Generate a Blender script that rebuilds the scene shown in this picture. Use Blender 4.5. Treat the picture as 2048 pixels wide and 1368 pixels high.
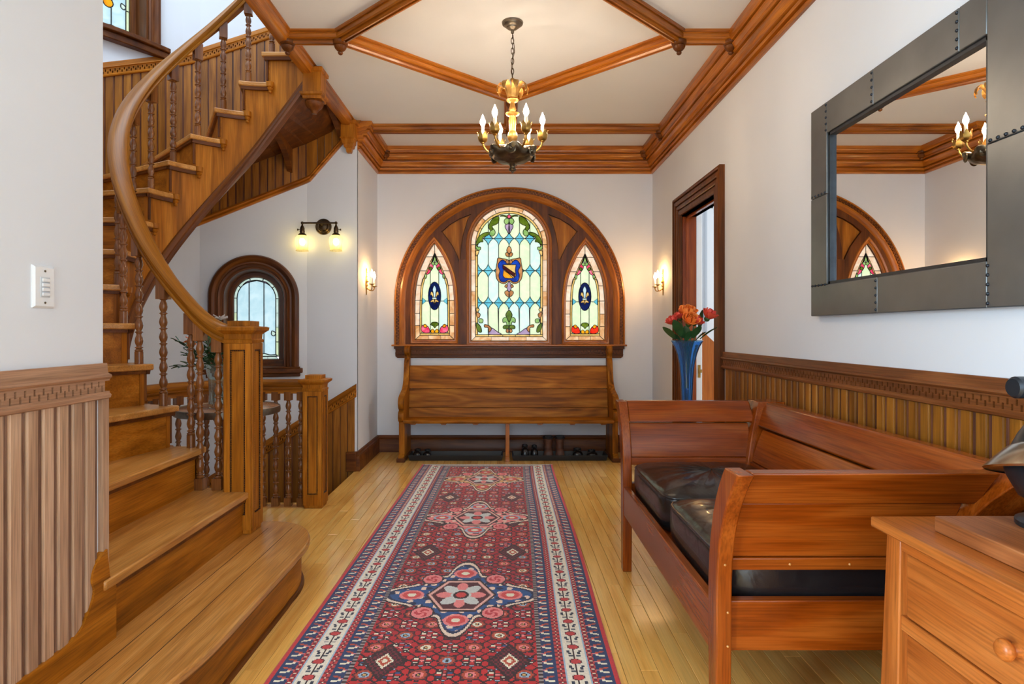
import bpy, bmesh, math, random
import numpy as np
from mathutils import Vector, Matrix
from mathutils.geometry import tessellate_polygon
PI = math.pi
R = math.radians
SC = bpy.context.scene
for o_ in list(bpy.data.objects): bpy.data.objects.remove(o_)
COL = SC.collection
random.seed(7)

# ------------------------------------------------------------------ camera
H = 1.15; FP = 1220.0; CX = 1010.0; CY = 662.0          # eye height, focal length and vanishing point in photo pixels
cd = bpy.data.cameras.new('camera'); cam = bpy.data.objects.new('camera', cd); COL.objects.link(cam)
cam.location = (0, 0, H); cam.rotation_euler = (PI/2, 0, 0)
cd.sensor_width = 36; cd.lens = FP/2048*36
cd.shift_x = (1024-CX)/2048; cd.shift_y = (CY-684)/2048
cd.clip_start = .02; cd.clip_end = 100
SC.camera = cam
def wx(u, y): return (u-CX)*y/FP
def wz(v, y): return H-(v-CY)*y/FP

# ------------------------------------------------------------------ daylight
W = bpy.data.worlds.new('sky'); SC.world = W; W.use_nodes = True
W.node_tree.nodes['Background'].inputs[0].default_value = (.92, .96, 1, 1)
W.node_tree.nodes['Background'].inputs[1].default_value = .80
def area(name, loc, rot, sx, sy, power, col=(1, 1, 1)):
    l = bpy.data.lights.new(name, 'AREA'); l.shape = 'RECTANGLE'; l.size = sx; l.size_y = sy; l.energy = power; l.color = col
    o = bpy.data.objects.new(name, l); COL.objects.link(o); o.location = loc; o.rotation_euler = rot
    return o
# fill lights added at unseen hall front, parlour and stair top; side room daylight
area('front_window_daylight', (.1, -4.4, 1.5), (R(90), 0, 0), 2.3, 2.4, 30, (.60, .80, .97))  # added fill from behind the viewer, standing for unseen windows
area('parlour_window_daylight', (-3.4, -1.1, 1.6), (R(90), 0, R(-90)), 2.5, 2.1, 145, (.60, .80, .97))  # added fill from the left to brighten the right wall
area('side_room_daylight', (3.1, 4.2, 1.6), (R(90), 0, R(90)), 1.2, 1.8, 6.5, (.86, .94, 1))
area('stair_skylight_daylight', (-2.0, 3.4, 4.62), (0, 0, 0), 1.3, 1.3, 12, (.72, .87, 1))  # added fill over the stairs; no skylight is known there
VS = SC.view_settings
VS.view_transform = 'Standard'; VS.look = 'None'; VS.gamma = 1; VS.use_curve_mapping = False
VS.exposure = 1.34

# ------------------------------------------------------------------ mesh helpers
def FXY(a, b, d): return (a, b, d)
def mesh_obj(name, me, mat, parent=None, loc=None):
    o = bpy.data.objects.new(name, me); COL.objects.link(o)
    if mat: 
        if not me.materials: me.materials.append(mat)
    if parent is not None: o.parent = parent
    if loc is not None: o.location = loc
    return o
def org(p):
    v = Vector((0, 0, 0))
    while p is not None:
        v += Vector(p.location); p = p.parent
    return v
class MB:
    def __init__(s): s.v = []; s.f = []; s.g = {}
    def add(s, vs, fs):
        b = len(s.v); s.v += [tuple(v) for v in vs]; s.f += [[i+b for i in f] for f in fs]; return s
    def box(s, x0, x1, y0, y1, z0, z1):
        return s.add([(x0,y0,z0),(x1,y0,z0),(x1,y1,z0),(x0,y1,z0),(x0,y0,z1),(x1,y0,z1),(x1,y1,z1),(x0,y1,z1)],
              [(0,3,2,1),(4,5,6,7),(0,1,5,4),(1,2,6,5),(2,3,7,6),(3,0,4,7)])
    def fbox(s, F, a0, a1, b0, b1, d0, d1):
        vs = [F(a,b,d) for d in (d0,d1) for a,b in ((a0,b0),(a1,b0),(a1,b1),(a0,b1))]
        return s.add(vs, [(0,3,2,1),(4,5,6,7),(0,1,5,4),(1,2,6,5),(2,3,7,6),(3,0,4,7)])
    def prism(s, poly, F, d0, d1, holes=()):
        loops = [list(poly)]+[list(h) for h in holes]
        if holes:
            tri = tessellate_polygon([[Vector((p[0],p[1],0)) for p in l] for l in loops])
            flat = [p for l in loops for p in l]; n = len(flat)
            vs = [F(p[0],p[1],d0) for p in flat]+[F(p[0],p[1],d1) for p in flat]
            fs = [tuple(t) for t in tri]+[tuple(i+n for i in reversed(t)) for t in tri]
            b = 0
            for l in loops:
                m = len(l)
                for i in range(m): fs.append((b+i, b+(i+1)%m, n+b+(i+1)%m, n+b+i))
                b += m
        else:
            n = len(poly)
            vs = [F(p[0],p[1],d0) for p in poly]+[F(p[0],p[1],d1) for p in poly]
            fs = [tuple(range(n)), tuple(range(2*n-1,n-1,-1))]+[(i,(i+1)%n,n+(i+1)%n,n+i) for i in range(n)]
        return s.add(vs, fs)
    def lathe(s, prof, n=16, M=None, cap=True):
        vs = []; fs = []; m = len(prof)
        for r,z in prof:
            for k in range(n):
                a = 2*PI*k/n; p = Vector((r*math.cos(a), r*math.sin(a), z)); vs.append(M@p if M is not None else p)
        for i in range(m-1):
            for k in range(n): fs.append((i*n+k, i*n+(k+1)%n, (i+1)*n+(k+1)%n, (i+1)*n+k))
        if cap: fs += [tuple(range(n-1,-1,-1)), tuple((m-1)*n+k for k in range(n))]
        return s.add(vs, fs)
    def tube(s, path, rad, n=8, closed=False, cap=True):
        P = [Vector(p) for p in path]; m = len(P)
        rr = rad if isinstance(rad, (list,tuple)) else [rad]*m
        T = []
        for i in range(m):
            a = P[(i-1)%m] if (closed or i>0) else P[i]; b = P[(i+1)%m] if (closed or i<m-1) else P[i]
            t = (b-a); T.append(t.normalized() if t.length>1e-9 else Vector((0,0,1)))
        up = Vector((0,0,1)) if abs(T[0].z)<.9 else Vector((1,0,0))
        u = T[0].cross(up).normalized(); vs = []; fs = []
        for i in range(m):
            u = (u-T[i]*u.dot(T[i])).normalized(); w = T[i].cross(u)
            for k in range(n):
                a = 2*PI*k/n; vs.append(P[i]+(u*math.cos(a)+w*math.sin(a))*rr[i])
        for i in range(m if closed else m-1):
            j = (i+1)%m
            for k in range(n): fs.append((i*n+k, i*n+(k+1)%n, j*n+(k+1)%n, j*n+k))
        if cap and not closed: fs += [tuple(range(n-1,-1,-1)), tuple((m-1)*n+k for k in range(n))]
        return s.add(vs, fs)
    def sweep(s, path, prof, F=FXY, zs=None, closed=False):
        m = len(path); n = len(prof); D = []
        for i in range(m if closed else m-1):
            a = path[i]; b = path[(i+1)%m]; dx = b[0]-a[0]; dy = b[1]-a[1]; l = math.hypot(dx,dy) or 1e-9; D.append((-dy/l, dx/l))
        vs = []; fs = []; g = []; run = 0; pc = [0]
        for k in range(n-1): pc.append(pc[-1]+math.dist(prof[k], prof[k+1]))
        for i in range(m):
            if i: run += math.dist(path[i], path[i-1])
            n0 = D[(i-1)%len(D)] if (closed or i>0) else D[0]; n1 = D[i] if i<len(D) else D[-1]
            k = 1+n0[0]*n1[0]+n0[1]*n1[1]; k = max(k, .25); nn = ((n0[0]+n1[0])/k, (n0[1]+n1[1])/k)
            z = zs[i] if zs else 0
            for k_,(q,d) in enumerate(prof): vs.append(F(path[i][0]+nn[0]*q, path[i][1]+nn[1]*q, d+z)); g.append((run, pc[k_], .3))
        for i in range(m if closed else m-1):
            j = (i+1)%m
            for k in range(n): fs.append((i*n+k, i*n+(k+1)%n, j*n+(k+1)%n, j*n+k))
        if not closed: fs += [tuple(range(n-1,-1,-1)), tuple((m-1)*n+k for k in range(n))]
        b0 = len(s.v)
        for k_,gg in enumerate(g): s.g[b0+k_] = gg
        return s.add(vs, fs)
    def loft(s, rings, cap=True):
        n = len(rings[0]); vs = [p for r in rings for p in r]; fs = []
        for i in range(len(rings)-1):
            for k in range(n): fs.append((i*n+k, i*n+(k+1)%n, (i+1)*n+(k+1)%n, (i+1)*n+k))
        if cap: fs += [tuple(range(n-1,-1,-1)), tuple((len(rings)-1)*n+k for k in range(n))]
        return s.add(vs, fs)
    def ball(s, c, r, n=8, sz=1.0):
        prof = [(max(r*math.sin(PI*i/n),1e-4), -r*sz*math.cos(PI*i/n)) for i in range(n+1)]
        return s.lathe(prof, n+2, Matrix.Translation(c))
    def mesh(s, name, off=(0,0,0), smooth=35, uv=None):
        me = bpy.data.meshes.new(name)
        o = Vector(off)
        me.from_pydata([tuple(Vector(v)-o) for v in s.v], [], s.f)
        bm = bmesh.new(); bm.from_mesh(me)
        bmesh.ops.recalc_face_normals(bm, faces=bm.faces)
        bm.to_mesh(me); bm.free()
        if s.g:
            at = me.attributes.new('grain', 'FLOAT_VECTOR', 'POINT')
            at.data.foreach_set('vector', [x for i in range(len(s.v)) for x in s.g.get(i, (0,0,0))])
        if smooth:
            me.shade_smooth()
            me.set_sharp_from_angle(angle=R(smooth))
        return me
    def build(s, name, mat, parent=None, smooth=35, bevel=0, kind=None, label=None):
        if mat.name.endswith('_U') and not s.g: mat = bpy.data.materials[mat.name[:-1]+'X']
        me = s.mesh(name, org(parent) if parent is not None else (0,0,0), smooth)
        o = mesh_obj(name, me, mat, parent)
        if bevel:
            b = o.modifiers.new('bevel','BEVEL'); b.width = bevel; b.segments = 2; b.limit_method = 'ANGLE'; b.angle_limit = R(40)
        if kind: o['kind'] = kind
        if label: o['label'] = label
        return o
def tag(o, label, cat, group=None, kind=None):
    o['label'] = label; o['category'] = cat
    if group: o['group'] = group
    if kind: o['kind'] = kind
    return o
def thing(name, label, cat, loc=(0,0,0), group=None, kind=None):
    o = bpy.data.objects.new(name, None); COL.objects.link(o); o.location = loc; o.empty_display_size = .1
    return tag(o, label, cat, group, kind)
def dup(root, loc, label=None, rotz=None):
    r = root.copy(); COL.objects.link(r); r.location = loc
    if rotz is not None: r.rotation_euler = (0,0,rotz)
    if label: r['label'] = label
    for ch in list(root.children):
        c = ch.copy(); COL.objects.link(c); c.parent = r
        for g in ch.children:
            d = g.copy(); COL.objects.link(d); d.parent = c
    return r
def arc(cx, cy, r, a0, a1, n): return [(cx+r*math.cos(R(a0+(a1-a0)*i/n)), cy+r*math.sin(R(a0+(a1-a0)*i/n))) for i in range(n+1)]
def catmull(pts, n=6, closed=True):
    out = []; m = len(pts)
    for i in range(m if closed else m-1):
        p = [Vector(pts[(i+k)%m] if closed else pts[min(max(i+k,0),m-1)]) for k in (-1,0,1,2)]
        for j in range(n):
            t = j/n
            out.append(tuple(.5*((2*p[1])+(-p[0]+p[2])*t+(2*p[0]-5*p[1]+4*p[2]-p[3])*t*t+(-p[0]+3*p[1]-3*p[2]+p[3])*t**3)))
    if not closed: out.append(tuple(pts[-1]))
    return out

# ------------------------------------------------------------------ materials
def lin(c):
    c = [x/255 for x in c]
    return tuple((x/12.92 if x<=.04045 else ((x+.055)/1.055)**2.4) for x in c)+(1,)
class NT:
    def __init__(s, name):
        s.m = bpy.data.materials.new(name); s.m.use_nodes = True; s.t = s.m.node_tree; s.N = s.t.nodes; s.L = s.t.links
        s.N.clear(); s.out = s.N.new('ShaderNodeOutputMaterial')
    def n(s, typ, **kw):
        x = s.N.new(typ)
        for k,v in kw.items():
            if hasattr(x,k) and not k.startswith('i_'): setattr(x,k,v)
        return x
    def l(s, a, b): s.L.new(a, b)
def principled(nt, rough=.5, metal=0, **kw):
    b = nt.n('ShaderNodeBsdfPrincipled'); b.inputs['Roughness'].default_value = rough; b.inputs['Metallic'].default_value = metal
    for k,v in kw.items(): b.inputs[k].default_value = v
    nt.l(b.outputs[0], nt.out.inputs[0]); return b
def plain(name, col, rough=.5, metal=0, noise=0, nscale=8, bump=0, **kw):
    nt = NT(name); b = principled(nt, rough, metal, **kw); c = lin(col)
    if noise or bump:
        tc = nt.n('ShaderNodeTexCoord'); no = nt.n('ShaderNodeTexNoise'); no.inputs['Scale'].default_value = nscale; no.inputs['Detail'].default_value = 5
        nt.l(tc.outputs['Object'], no.inputs['Vector'])
        r = nt.n('ShaderNodeValToRGB'); r.color_ramp.elements[0].position = .3; r.color_ramp.elements[1].position = .7
        r.color_ramp.elements[0].color = tuple(x*(1-noise) for x in c[:3])+(1,); r.color_ramp.elements[1].color = tuple(min(1,x*(1+noise)) for x in c[:3])+(1,)
        nt.l(no.outputs['Fac'], r.inputs[0]); nt.l(r.outputs[0], b.inputs['Base Color'])
        if bump:
            bp = nt.n('ShaderNodeBump'); bp.inputs['Strength'].default_value = bump; bp.inputs['Distance'].default_value = .01
            nt.l(no.outputs['Fac'], bp.inputs['Height']); nt.l(bp.outputs[0], b.inputs['Normal'])
    else: b.inputs['Base Color'].default_value = c
    return nt.m
def wood(name, dark, mid, light, axis='Z', rough=.42, rnd=.14, sc=1.0, coat=.04, bump=.12, spec=.32, fig=1.0, pore=.70):
    nt = NT(name); b = principled(nt, rough); b.inputs['Coat Weight'].default_value = coat; b.inputs['Coat Roughness'].default_value = .15; b.inputs['Specular IOR Level'].default_value = spec
    oi = nt.n('ShaderNodeObjectInfo'); cm = nt.n('ShaderNodeCombineXYZ')
    for k,f in enumerate((17.3, 11.9, 7.7)):
        mt = nt.n('ShaderNodeMath'); mt.operation = 'MULTIPLY'; mt.inputs[1].default_value = f; nt.l(oi.outputs['Random'], mt.inputs[0]); nt.l(mt.outputs[0], cm.inputs[k])
    ad = nt.n('ShaderNodeVectorMath'); ad.operation = 'ADD'; nt.l(cm.outputs[0], ad.inputs[1])
    if axis == 'U':
        an = nt.n('ShaderNodeAttribute'); an.attribute_name = 'grain'; nt.l(an.outputs['Vector'], ad.inputs[0])
    else:
        tc = nt.n('ShaderNodeTexCoord'); nt.l(tc.outputs['Object'], ad.inputs[0])
    def mapped(along, across):
        mp = nt.n('ShaderNodeMapping'); s = [across*sc]*3
        s['XYZ'.index('X' if axis == 'U' else axis)] = along*sc
        mp.inputs['Scale'].default_value = s; nt.l(ad.outputs[0], mp.inputs[0]); return mp
    n1 = nt.n('ShaderNodeTexNoise'); n1.inputs['Scale'].default_value = 1.6; n1.inputs['Detail'].default_value = 5; n1.inputs['Distortion'].default_value = .9
    nt.l(mapped(.9, 9).outputs[0], n1.inputs['Vector'])
    # cathedral figure: rings drawn out along the grain
    n3 = nt.n('ShaderNodeTexNoise'); n3.inputs['Scale'].default_value = 1; n3.inputs['Detail'].default_value = 2; nt.l(mapped(.7, 4.5).outputs[0], n3.inputs['Vector'])
    mr = nt.n('ShaderNodeMath'); mr.operation = 'MULTIPLY'; mr.inputs[1].default_value = 70; nt.l(n3.outputs['Fac'], mr.inputs[0])
    sn = nt.n('ShaderNodeMath'); sn.operation = 'SINE'; nt.l(mr.outputs[0], sn.inputs[0])
    n2 = nt.n('ShaderNodeTexNoise'); n2.inputs['Scale'].default_value = 3; n2.inputs['Detail'].default_value = 3
    nt.l(mapped(2.2, 80).outputs[0], n2.inputs['Vector'])
    r = nt.n('ShaderNodeValToRGB'); e = r.color_ramp.elements
    e[0].position = .22; e[0].color = lin(dark); e[1].position = .78; e[1].color = lin(light); x = e.new(.5); x.color = lin(mid)
    mf = nt.n('ShaderNodeMath'); mf.operation = 'MULTIPLY_ADD'; mf.inputs[1].default_value = .085*fig; nt.l(sn.outputs[0], mf.inputs[0]); nt.l(n1.outputs['Fac'], mf.inputs[2])
    nt.l(mf.outputs[0], r.inputs[0])
    r2 = nt.n('ShaderNodeMapRange'); r2.inputs[1].default_value = .3; r2.inputs[2].default_value = .6; r2.inputs[3].default_value = pore; r2.inputs[4].default_value = 1.06
    nt.l(n2.outputs['Fac'], r2.inputs[0])
    rv = nt.n('ShaderNodeMapRange'); rv.inputs[3].default_value = 1-rnd; rv.inputs[4].default_value = 1+rnd; nt.l(oi.outputs['Random'], rv.inputs[0])
    mm = nt.n('ShaderNodeMath'); mm.operation = 'MULTIPLY'; nt.l(r2.outputs[0], mm.inputs[0]); nt.l(rv.outputs[0], mm.inputs[1])
    hs = nt.n('ShaderNodeHueSaturation'); hs.inputs['Saturation'].default_value = 1.02; nt.l(r.outputs[0], hs.inputs['Color']); nt.l(mm.outputs[0], hs.inputs['Value'])
    nt.l(hs.outputs[0], b.inputs['Base Color'])
    bp = nt.n('ShaderNodeBump'); bp.inputs['Strength'].default_value = bump; bp.inputs['Distance'].default_value = .002
    nt.l(n2.outputs['Fac'], bp.inputs['Height']); nt.l(bp.outputs[0], b.inputs['Normal'])
    return nt.m
def emit(name, col, strength):
    nt = NT(name); e = nt.n('ShaderNodeEmission'); e.inputs[0].default_value = lin(col); e.inputs[1].default_value = strength
    nt.l(e.outputs[0], nt.out.inputs[0]); return nt.m
def stained(name, col, col2=None, sc=14):
    nt = NT(name); tc = nt.n('ShaderNodeTexCoord'); no = nt.n('ShaderNodeTexNoise'); no.inputs['Scale'].default_value = sc; no.inputs['Detail'].default_value = 4; no.inputs['Distortion'].default_value = 1.2
    oi = nt.n('ShaderNodeObjectInfo'); ad = nt.n('ShaderNodeVectorMath'); ad.operation = 'ADD'
    ml = nt.n('ShaderNodeMath'); ml.operation = 'MULTIPLY'; ml.inputs[1].default_value = 23; nt.l(oi.outputs['Random'], ml.inputs[0])
    nt.l(tc.outputs['Object'], ad.inputs[0]); nt.l(ml.outputs[0], ad.inputs[1]); nt.l(ad.outputs[0], no.inputs['Vector'])
    r = nt.n('ShaderNodeValToRGB'); r.color_ramp.elements[0].position = .35; r.color_ramp.elements[1].position = .68
    r.color_ramp.elements[0].color = lin(col2 or [x*.86 for x in col]); r.color_ramp.elements[1].color = lin(col); nt.l(no.outputs['Fac'], r.inputs[0])
    t = nt.n('ShaderNodeBsdfTranslucent'); nt.l(r.outputs[0], t.inputs[0])
    d = nt.n('ShaderNodeBsdfPrincipled'); nt.l(r.outputs[0], d.inputs['Base Color']); d.inputs['Roughness'].default_value = .15
    mx = nt.n('ShaderNodeMixShader'); mx.inputs[0].default_value = .12; nt.l(t.outputs[0], mx.inputs[1]); nt.l(d.outputs[0], mx.inputs[2]); nt.l(mx.outputs[0], nt.out.inputs[0])
    return nt.m
M = {}
OAK = ((116,66,18), (170,102,32), (200,130,50))
OAKD = ((68,34,12), (104,56,20), (134,78,30))
TRIM = ((116,60,16), (174,100,32), (206,130,50))
for ax in 'XYZU':
    M['oak'+ax] = wood('stained_oak_'+ax, *OAK, axis=ax, fig=.45, spec=.2, coat=0)
    M['pew'+ax] = wood('pew_oak_'+ax, (98,54,14), (160,96,30), (194,128,48), axis=ax, fig=1.0, spec=.15, coat=0)
    M['turn'+ax] = wood('turned_oak_'+ax, (92,52,24), (136,84,44), (164,108,62), axis=ax, rough=.24, coat=.3, spec=.5, fig=.3)
    M['dark'+ax] = wood('dark_oak_'+ax, *OAKD, axis=ax, fig=.5, spec=.25)
    M['trim'+ax] = wood('trim_oak_'+ax, *TRIM, axis=ax, rough=.3, coat=.2, spec=.5, fig=.5)
    M['rail'+ax] = wood('handrail_oak_'+ax, (120,68,18), (166,104,34), (192,128,50), axis=ax, rough=.36, coat=.0, spec=.25, fig=.35)
    M['tread'+ax] = wood('tread_oak_'+ax, (172,110,50), (204,142,74), (222,164,96), axis=ax, rough=.28, coat=.25, rnd=.06, fig=.6)
    M['cherry'+ax] = wood('cherry_'+ax, (114,48,14), (146,68,24), (172,92,38), axis=ax, rough=.24, coat=.15, rnd=.08, sc=.8, bump=.04, fig=.5)
    M['chest'+ax] = wood('chest_cherry_'+ax, (160,84,36), (184,106,50), (200,126,66), axis=ax, rough=.34, coat=.12, rnd=.08, sc=.9, bump=.04, fig=.5)
M['wain'] = wood('wainscot_oak', (112,64,20), (156,98,34), (182,120,48), axis='Z', rnd=.2, fig=.4)
M['wainL'] = wood('wainscot_oak_worn', (160,120,94), (192,154,124), (208,174,146), axis='Z', rnd=.1, fig=.4)  # paler tone for the left wall boards, rail and beads
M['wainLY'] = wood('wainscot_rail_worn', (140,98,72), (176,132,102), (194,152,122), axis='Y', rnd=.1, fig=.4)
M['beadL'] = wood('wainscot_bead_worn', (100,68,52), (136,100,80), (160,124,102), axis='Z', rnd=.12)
M['bead'] = wood('wainscot_bead', (74,38,24), (108,62,40), (136,86,58), axis='Z', rnd=.15)
M['floor'] = wood('floor_strip_oak', (236,172,88), (254,200,112), (255,214,130), axis='Y', rough=.2, coat=.6, rnd=.1, sc=.8, spec=.5, fig=.5, pore=.92)
M['railR'] = wood('chair_rail_oak', (84,44,20), (120,68,34), (148,92,52), axis='Y', rnd=.1, fig=.4)
M['board'] = wood('walnut_board', (120,66,36), (168,102,60), (192,132,84), axis='Y', rnd=.05)
M['wall'] = plain('wall_plaster', (230,234,240), .75, noise=.012, nscale=3, bump=.03)
M['ceil'] = plain('ceiling_plaster', (234,238,243), .8, noise=.012, nscale=3, bump=.03)
M['white'] = plain('white_paint', (238,242,246), .4)
M['black'] = plain('black_rubber', (22,23,25), .5, noise=.2)
M['darkgap'] = plain('dark_recess', (34,18,10), .7)
M['lead'] = plain('lead_came', (40,42,42), .45, metal=.6)
M['brass'] = plain('aged_brass', (176,140,76), .32, metal=1, noise=.25, nscale=40)
M['gold'] = plain('gilded_metal', (170,130,70), .4, metal=.8, noise=.25, nscale=45, bump=.3)
M['bronze'] = plain('dark_bronze', (104,94,78), .32, metal=.9, noise=.4, nscale=30, bump=.3)
M['pewter'] = plain('old_pewter', (120,112,100), .35, metal=.9, noise=.2, nscale=40)
M['iron'] = plain('browned_metal', (86,70,52), .38, metal=.9, noise=.2, nscale=30)
M['sleeve'] = plain('candle_sleeve', (240,236,224), .5)
M['bulb'] = emit('lit_bulb', (255,226,192), 92)
M['bulbs'] = emit('lit_bulb_sconce', (255,196,124), 80)
# ================================================================== the room shell
XL, XR, YB, ZC = -1.216, 1.405, 5.81, 2.88
XW, YW = -1.23, 1.866            # near left wall plane and where it ends at the stairs
TC = (-1.6, 3.45); TR = 1.57     # stair tower: outer curved wall
UC = (-1.55, 3.46); UR = .54     # inner stair string: U in plan
YF = -4.5
def F_back(a, b, d): return (a, YB-d, b)
def F_right(a, b, d): return (XR-d, a, b)
def F_left(a, b, d): return (XW+d, a, b)
def struct(o, label, cat): return tag(o, label, cat, None, 'structure')

# ---- floor: sub floor + strip boards
U_out = [(-1.2, 2.92)]+[(UC[0]+UR*math.cos(R(a)), UC[1]+UR*math.sin(R(a))) for a in range(270, 89, -10)]+[(-1.2, 4.0)]
poly = [(-1.23, YF), (XR, YF), (XR, YB), (XL, YB), (XL, 5.02), (-1.216, 4.06)]+[(x, y+(.09 if y > 3.5 else 0)) for x, y in reversed(U_out)]+[(-1.2, 1.8)]
mb = MB(); mb.prism([(XL-.02, YF), (XR, YF), (XR, YB), (XL-.02, YB)], FXY, -.06, -.012)
mb.prism([(x-.0, y) for x, y in U_out]+[(-1.2, 4.09)]+[], FXY, -.06, -.012)
floor = struct(mb.build('floor', M['darkgap'], smooth=0), 'honey oak strip floor of narrow boards running towards the bench', 'floor')
BW = .0585
meshes = {}
def plank_mesh(L, w=BW):
    k = (round(L, 2), w)
    if k not in meshes:
        m = MB(); g = .0008
        m.add([(g,g,-.012),(w-g,g,-.012),(w-g,L-g,-.012),(g,L-g,-.012),(g,g,-.0008),(w-g,g,-.0008),(w-g,L-g,-.0008),(g,L-g,-.0008),
               (g+.001,g+.001,0),(w-g-.001,g+.001,0),(w-g-.001,L-g-.001,0),(g+.001,L-g-.001,0)],
              [(8,9,10,11),(0,1,5,4),(1,2,6,5),(2,3,7,6),(3,0,4,7),(4,5,9,8),(5,6,10,9),(6,7,11,10),(7,4,8,11)])
        meshes[k] = m.mesh('floorboard', smooth=0); meshes[k].materials.append(M['floor'])
    return meshes[k]
rng = random.Random(3); nb = 0
x = XL-.02; i = 0
LENS = [.7, 1.0, 1.3, 1.6]
while x < XR-.01:
    y = .6-rng.random()*.6
    w = BW
    if x+BW > XR: break
    while y < YB:
        L = rng.choice(LENS)
        if YB-y < .05: break
        if YB-y-L < .35: L = round(YB-y, 2)
        if y+L > 1.5 and nb < 296:
            mesh_obj('floorboard', plank_mesh(L), None, floor, (x, y, 0)); nb += 1
        y += L
    x += BW
rest = MB(); rest.prism([(XL-.02, YF), (XR, YF), (XR, .55), (XL-.02, .55)], FXY, -.012, 0)
x = XL-.02
rest.box(XR-.05, XR, .5, YB, -.012, -.0002); rest.box(XL-.02, XR, .4, 1.5, -.0125, -.0006)
rest.build('plain_boarding', M['floor'], floor, smooth=0, kind='stuff')
# alcove floor inside the stair curve
al = MB()
for k in range(15):
    x1 = -1.236-k*BW; x0 = x1-BW+.0012
    dx = min(0, (x0+x1)/2-UC[0]); hh = math.sqrt(max(.0, UR**2-dx*dx))
    if hh < .05: continue
    y0 = UC[1]-hh+.0; y1 = UC[1]+hh+.09
    mesh_obj('floorboard', MB().box(x0, x1, y0, y1, -.012, 0).mesh('floorboard_alcove', smooth=0), M['floor'], floor)

# ---- ceiling over the hall
mb = MB(); mb.box(-1.30, XR+.1, YF, YB+.1, ZC, ZC+.12)
ceil = struct(mb.build('ceiling', M['ceil'], smooth=0), 'off-white plaster ceiling with oak ribs above the hall', 'ceiling')
RIB = [(-.052,0),(-.052,-.01),(-.044,-.014),(-.034,-.012),(-.034,-.018),(-.038,-.022),(-.036,-.04),(-.028,-.046),(-.018,-.046),(-.018,-.052),(-.022,-.056),(-.016,-.066),(-.008,-.066),(-.008,-.058),(.008,-.058),(.008,-.066),(.016,-.066),(.022,-.056),(.018,-.052),(.018,-.046),(.028,-.046),(.036,-.04),(.038,-.022),(.034,-.018),(.034,-.012),(.044,-.014),(.052,-.01),(.052,0)]
AX, AY0, AY1, AY2 = .045, 2.62, 3.54, 4.45
nodes = {'L': (-.955, AY1), 'R': (1.01, AY1), 'F': (AX, AY2), 'N': (AX, AY0)}
YX = 5.14
segs = [(nodes['L'], nodes['F'], 'U'), (nodes['F'], nodes['R'], 'U'), (nodes['R'], nodes['N'], 'U'), (nodes['N'], nodes['L'], 'U'),
        ((-1.25, AY1), nodes['L'], 'X'), (nodes['R'], (XR-.06, AY1), 'X'), (nodes['F'], (AX, YX), 'Y'), ((AX, 1.2), nodes['N'], 'Y'),
        ((-1.25, YX), (XR-.06, YX), 'X'), ((-1.25, 1.2), (XR-.06, 1.2), 'X')]
for a, b, ax in segs:
    MB().sweep([a, b], RIB, zs=[ZC-.0, ZC]).build('ceiling_rib', M['trim'+ax], ceil)
DROP = [(.006,-.128),(.012,-.124),(.015,-.116),(.011,-.108),(.022,-.102),(.032,-.09),(.036,-.08),(.03,-.074),(.04,-.068),(.044,-.06),(.044,-.05)]
def drop(x, y, z=ZC, s=1.0):
    return MB().lathe([(r*s, zz*s) for r, zz in DROP], 20, Matrix.Translation((x, y, z))).build('turned_drop', M['darkZ'], ceil)
for p in list(nodes.values())+[(-1.262, AY1), (XR-.095, AY1), (-1.2, YX), (XR-.1, YX), (XR-.1, YB-.1), (XL+.1, YB-.1), (AX, YX)]: drop(*p)
# header along the stair opening
HD = [(-.04,.02),(-.04,-.05),(-.03,-.062),(.0,-.066),(.03,-.062),(.034,-.045),(.046,-.035),(.046,-.012),(.056,-.006),(.056,.02)]
MB().sweep([(-1.283, YF), (-1.283, 5.06)], [(-q, d) for q, d in HD], zs=[ZC, ZC]).build('stair_header_beam', M['trimY'], ceil)

# ---- crown moulding (right wall, back wall, left stub)
CROWN = [(0,-.235),(.014,-.235),(.022,-.228),(.024,-.22),(.02,-.214),(.008,-.212),(.008,-.204),(.03,-.202),(.034,-.196),(.034,-.186),(.018,-.184),(.018,-.178),(.046,-.174),(.05,-.16),(.058,-.146),(.068,-.138),(.07,-.13),(.05,-.128),(.05,-.12),(.078,-.117),(.084,-.108),(.082,-.098),(.09,-.09),(.098,-.082),(.1,-.074),(.078,-.072),(.078,-.064),(.106,-.061),(.112,-.052),(.112,-.04),(.118,-.034),(.118,0),(0,0)]
tr = MB(); tr.sweep([(XR, YF), (XR, YB), (XL, YB), (XL, 5.02)], CROWN, zs=[ZC]*4)
struct(tr.build('trim_1', M['trimU']), 'deep stepped oak crown moulding round the hall ceiling', 'crown moulding')

# ---- back wall with arched opening
AXC = .043; YG = 5.80; SB = FP/5.78
ARO = 1.075; ZSP = 1.15+(662-605)/SB; ZSILL = 1.018
arch_hole = [(AXC+ARO-.06, ZSILL-.02)]+arc(AXC, ZSP, ARO-.06, 0, 180, 40)+[(AXC-ARO+.06, ZSILL-.02)]
mb = MB(); mb.prism([(XL-.1, -.06), (XR+.1, -.06), (XR+.1, ZC+.1), (XL-.1, ZC+.1)], F_back, -.06, 0, [arch_hole])
wall_back = struct(mb.build('wall_back', M['wall'], smooth=0), 'cream plaster end wall around the arched stained glass window', 'wall')
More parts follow.
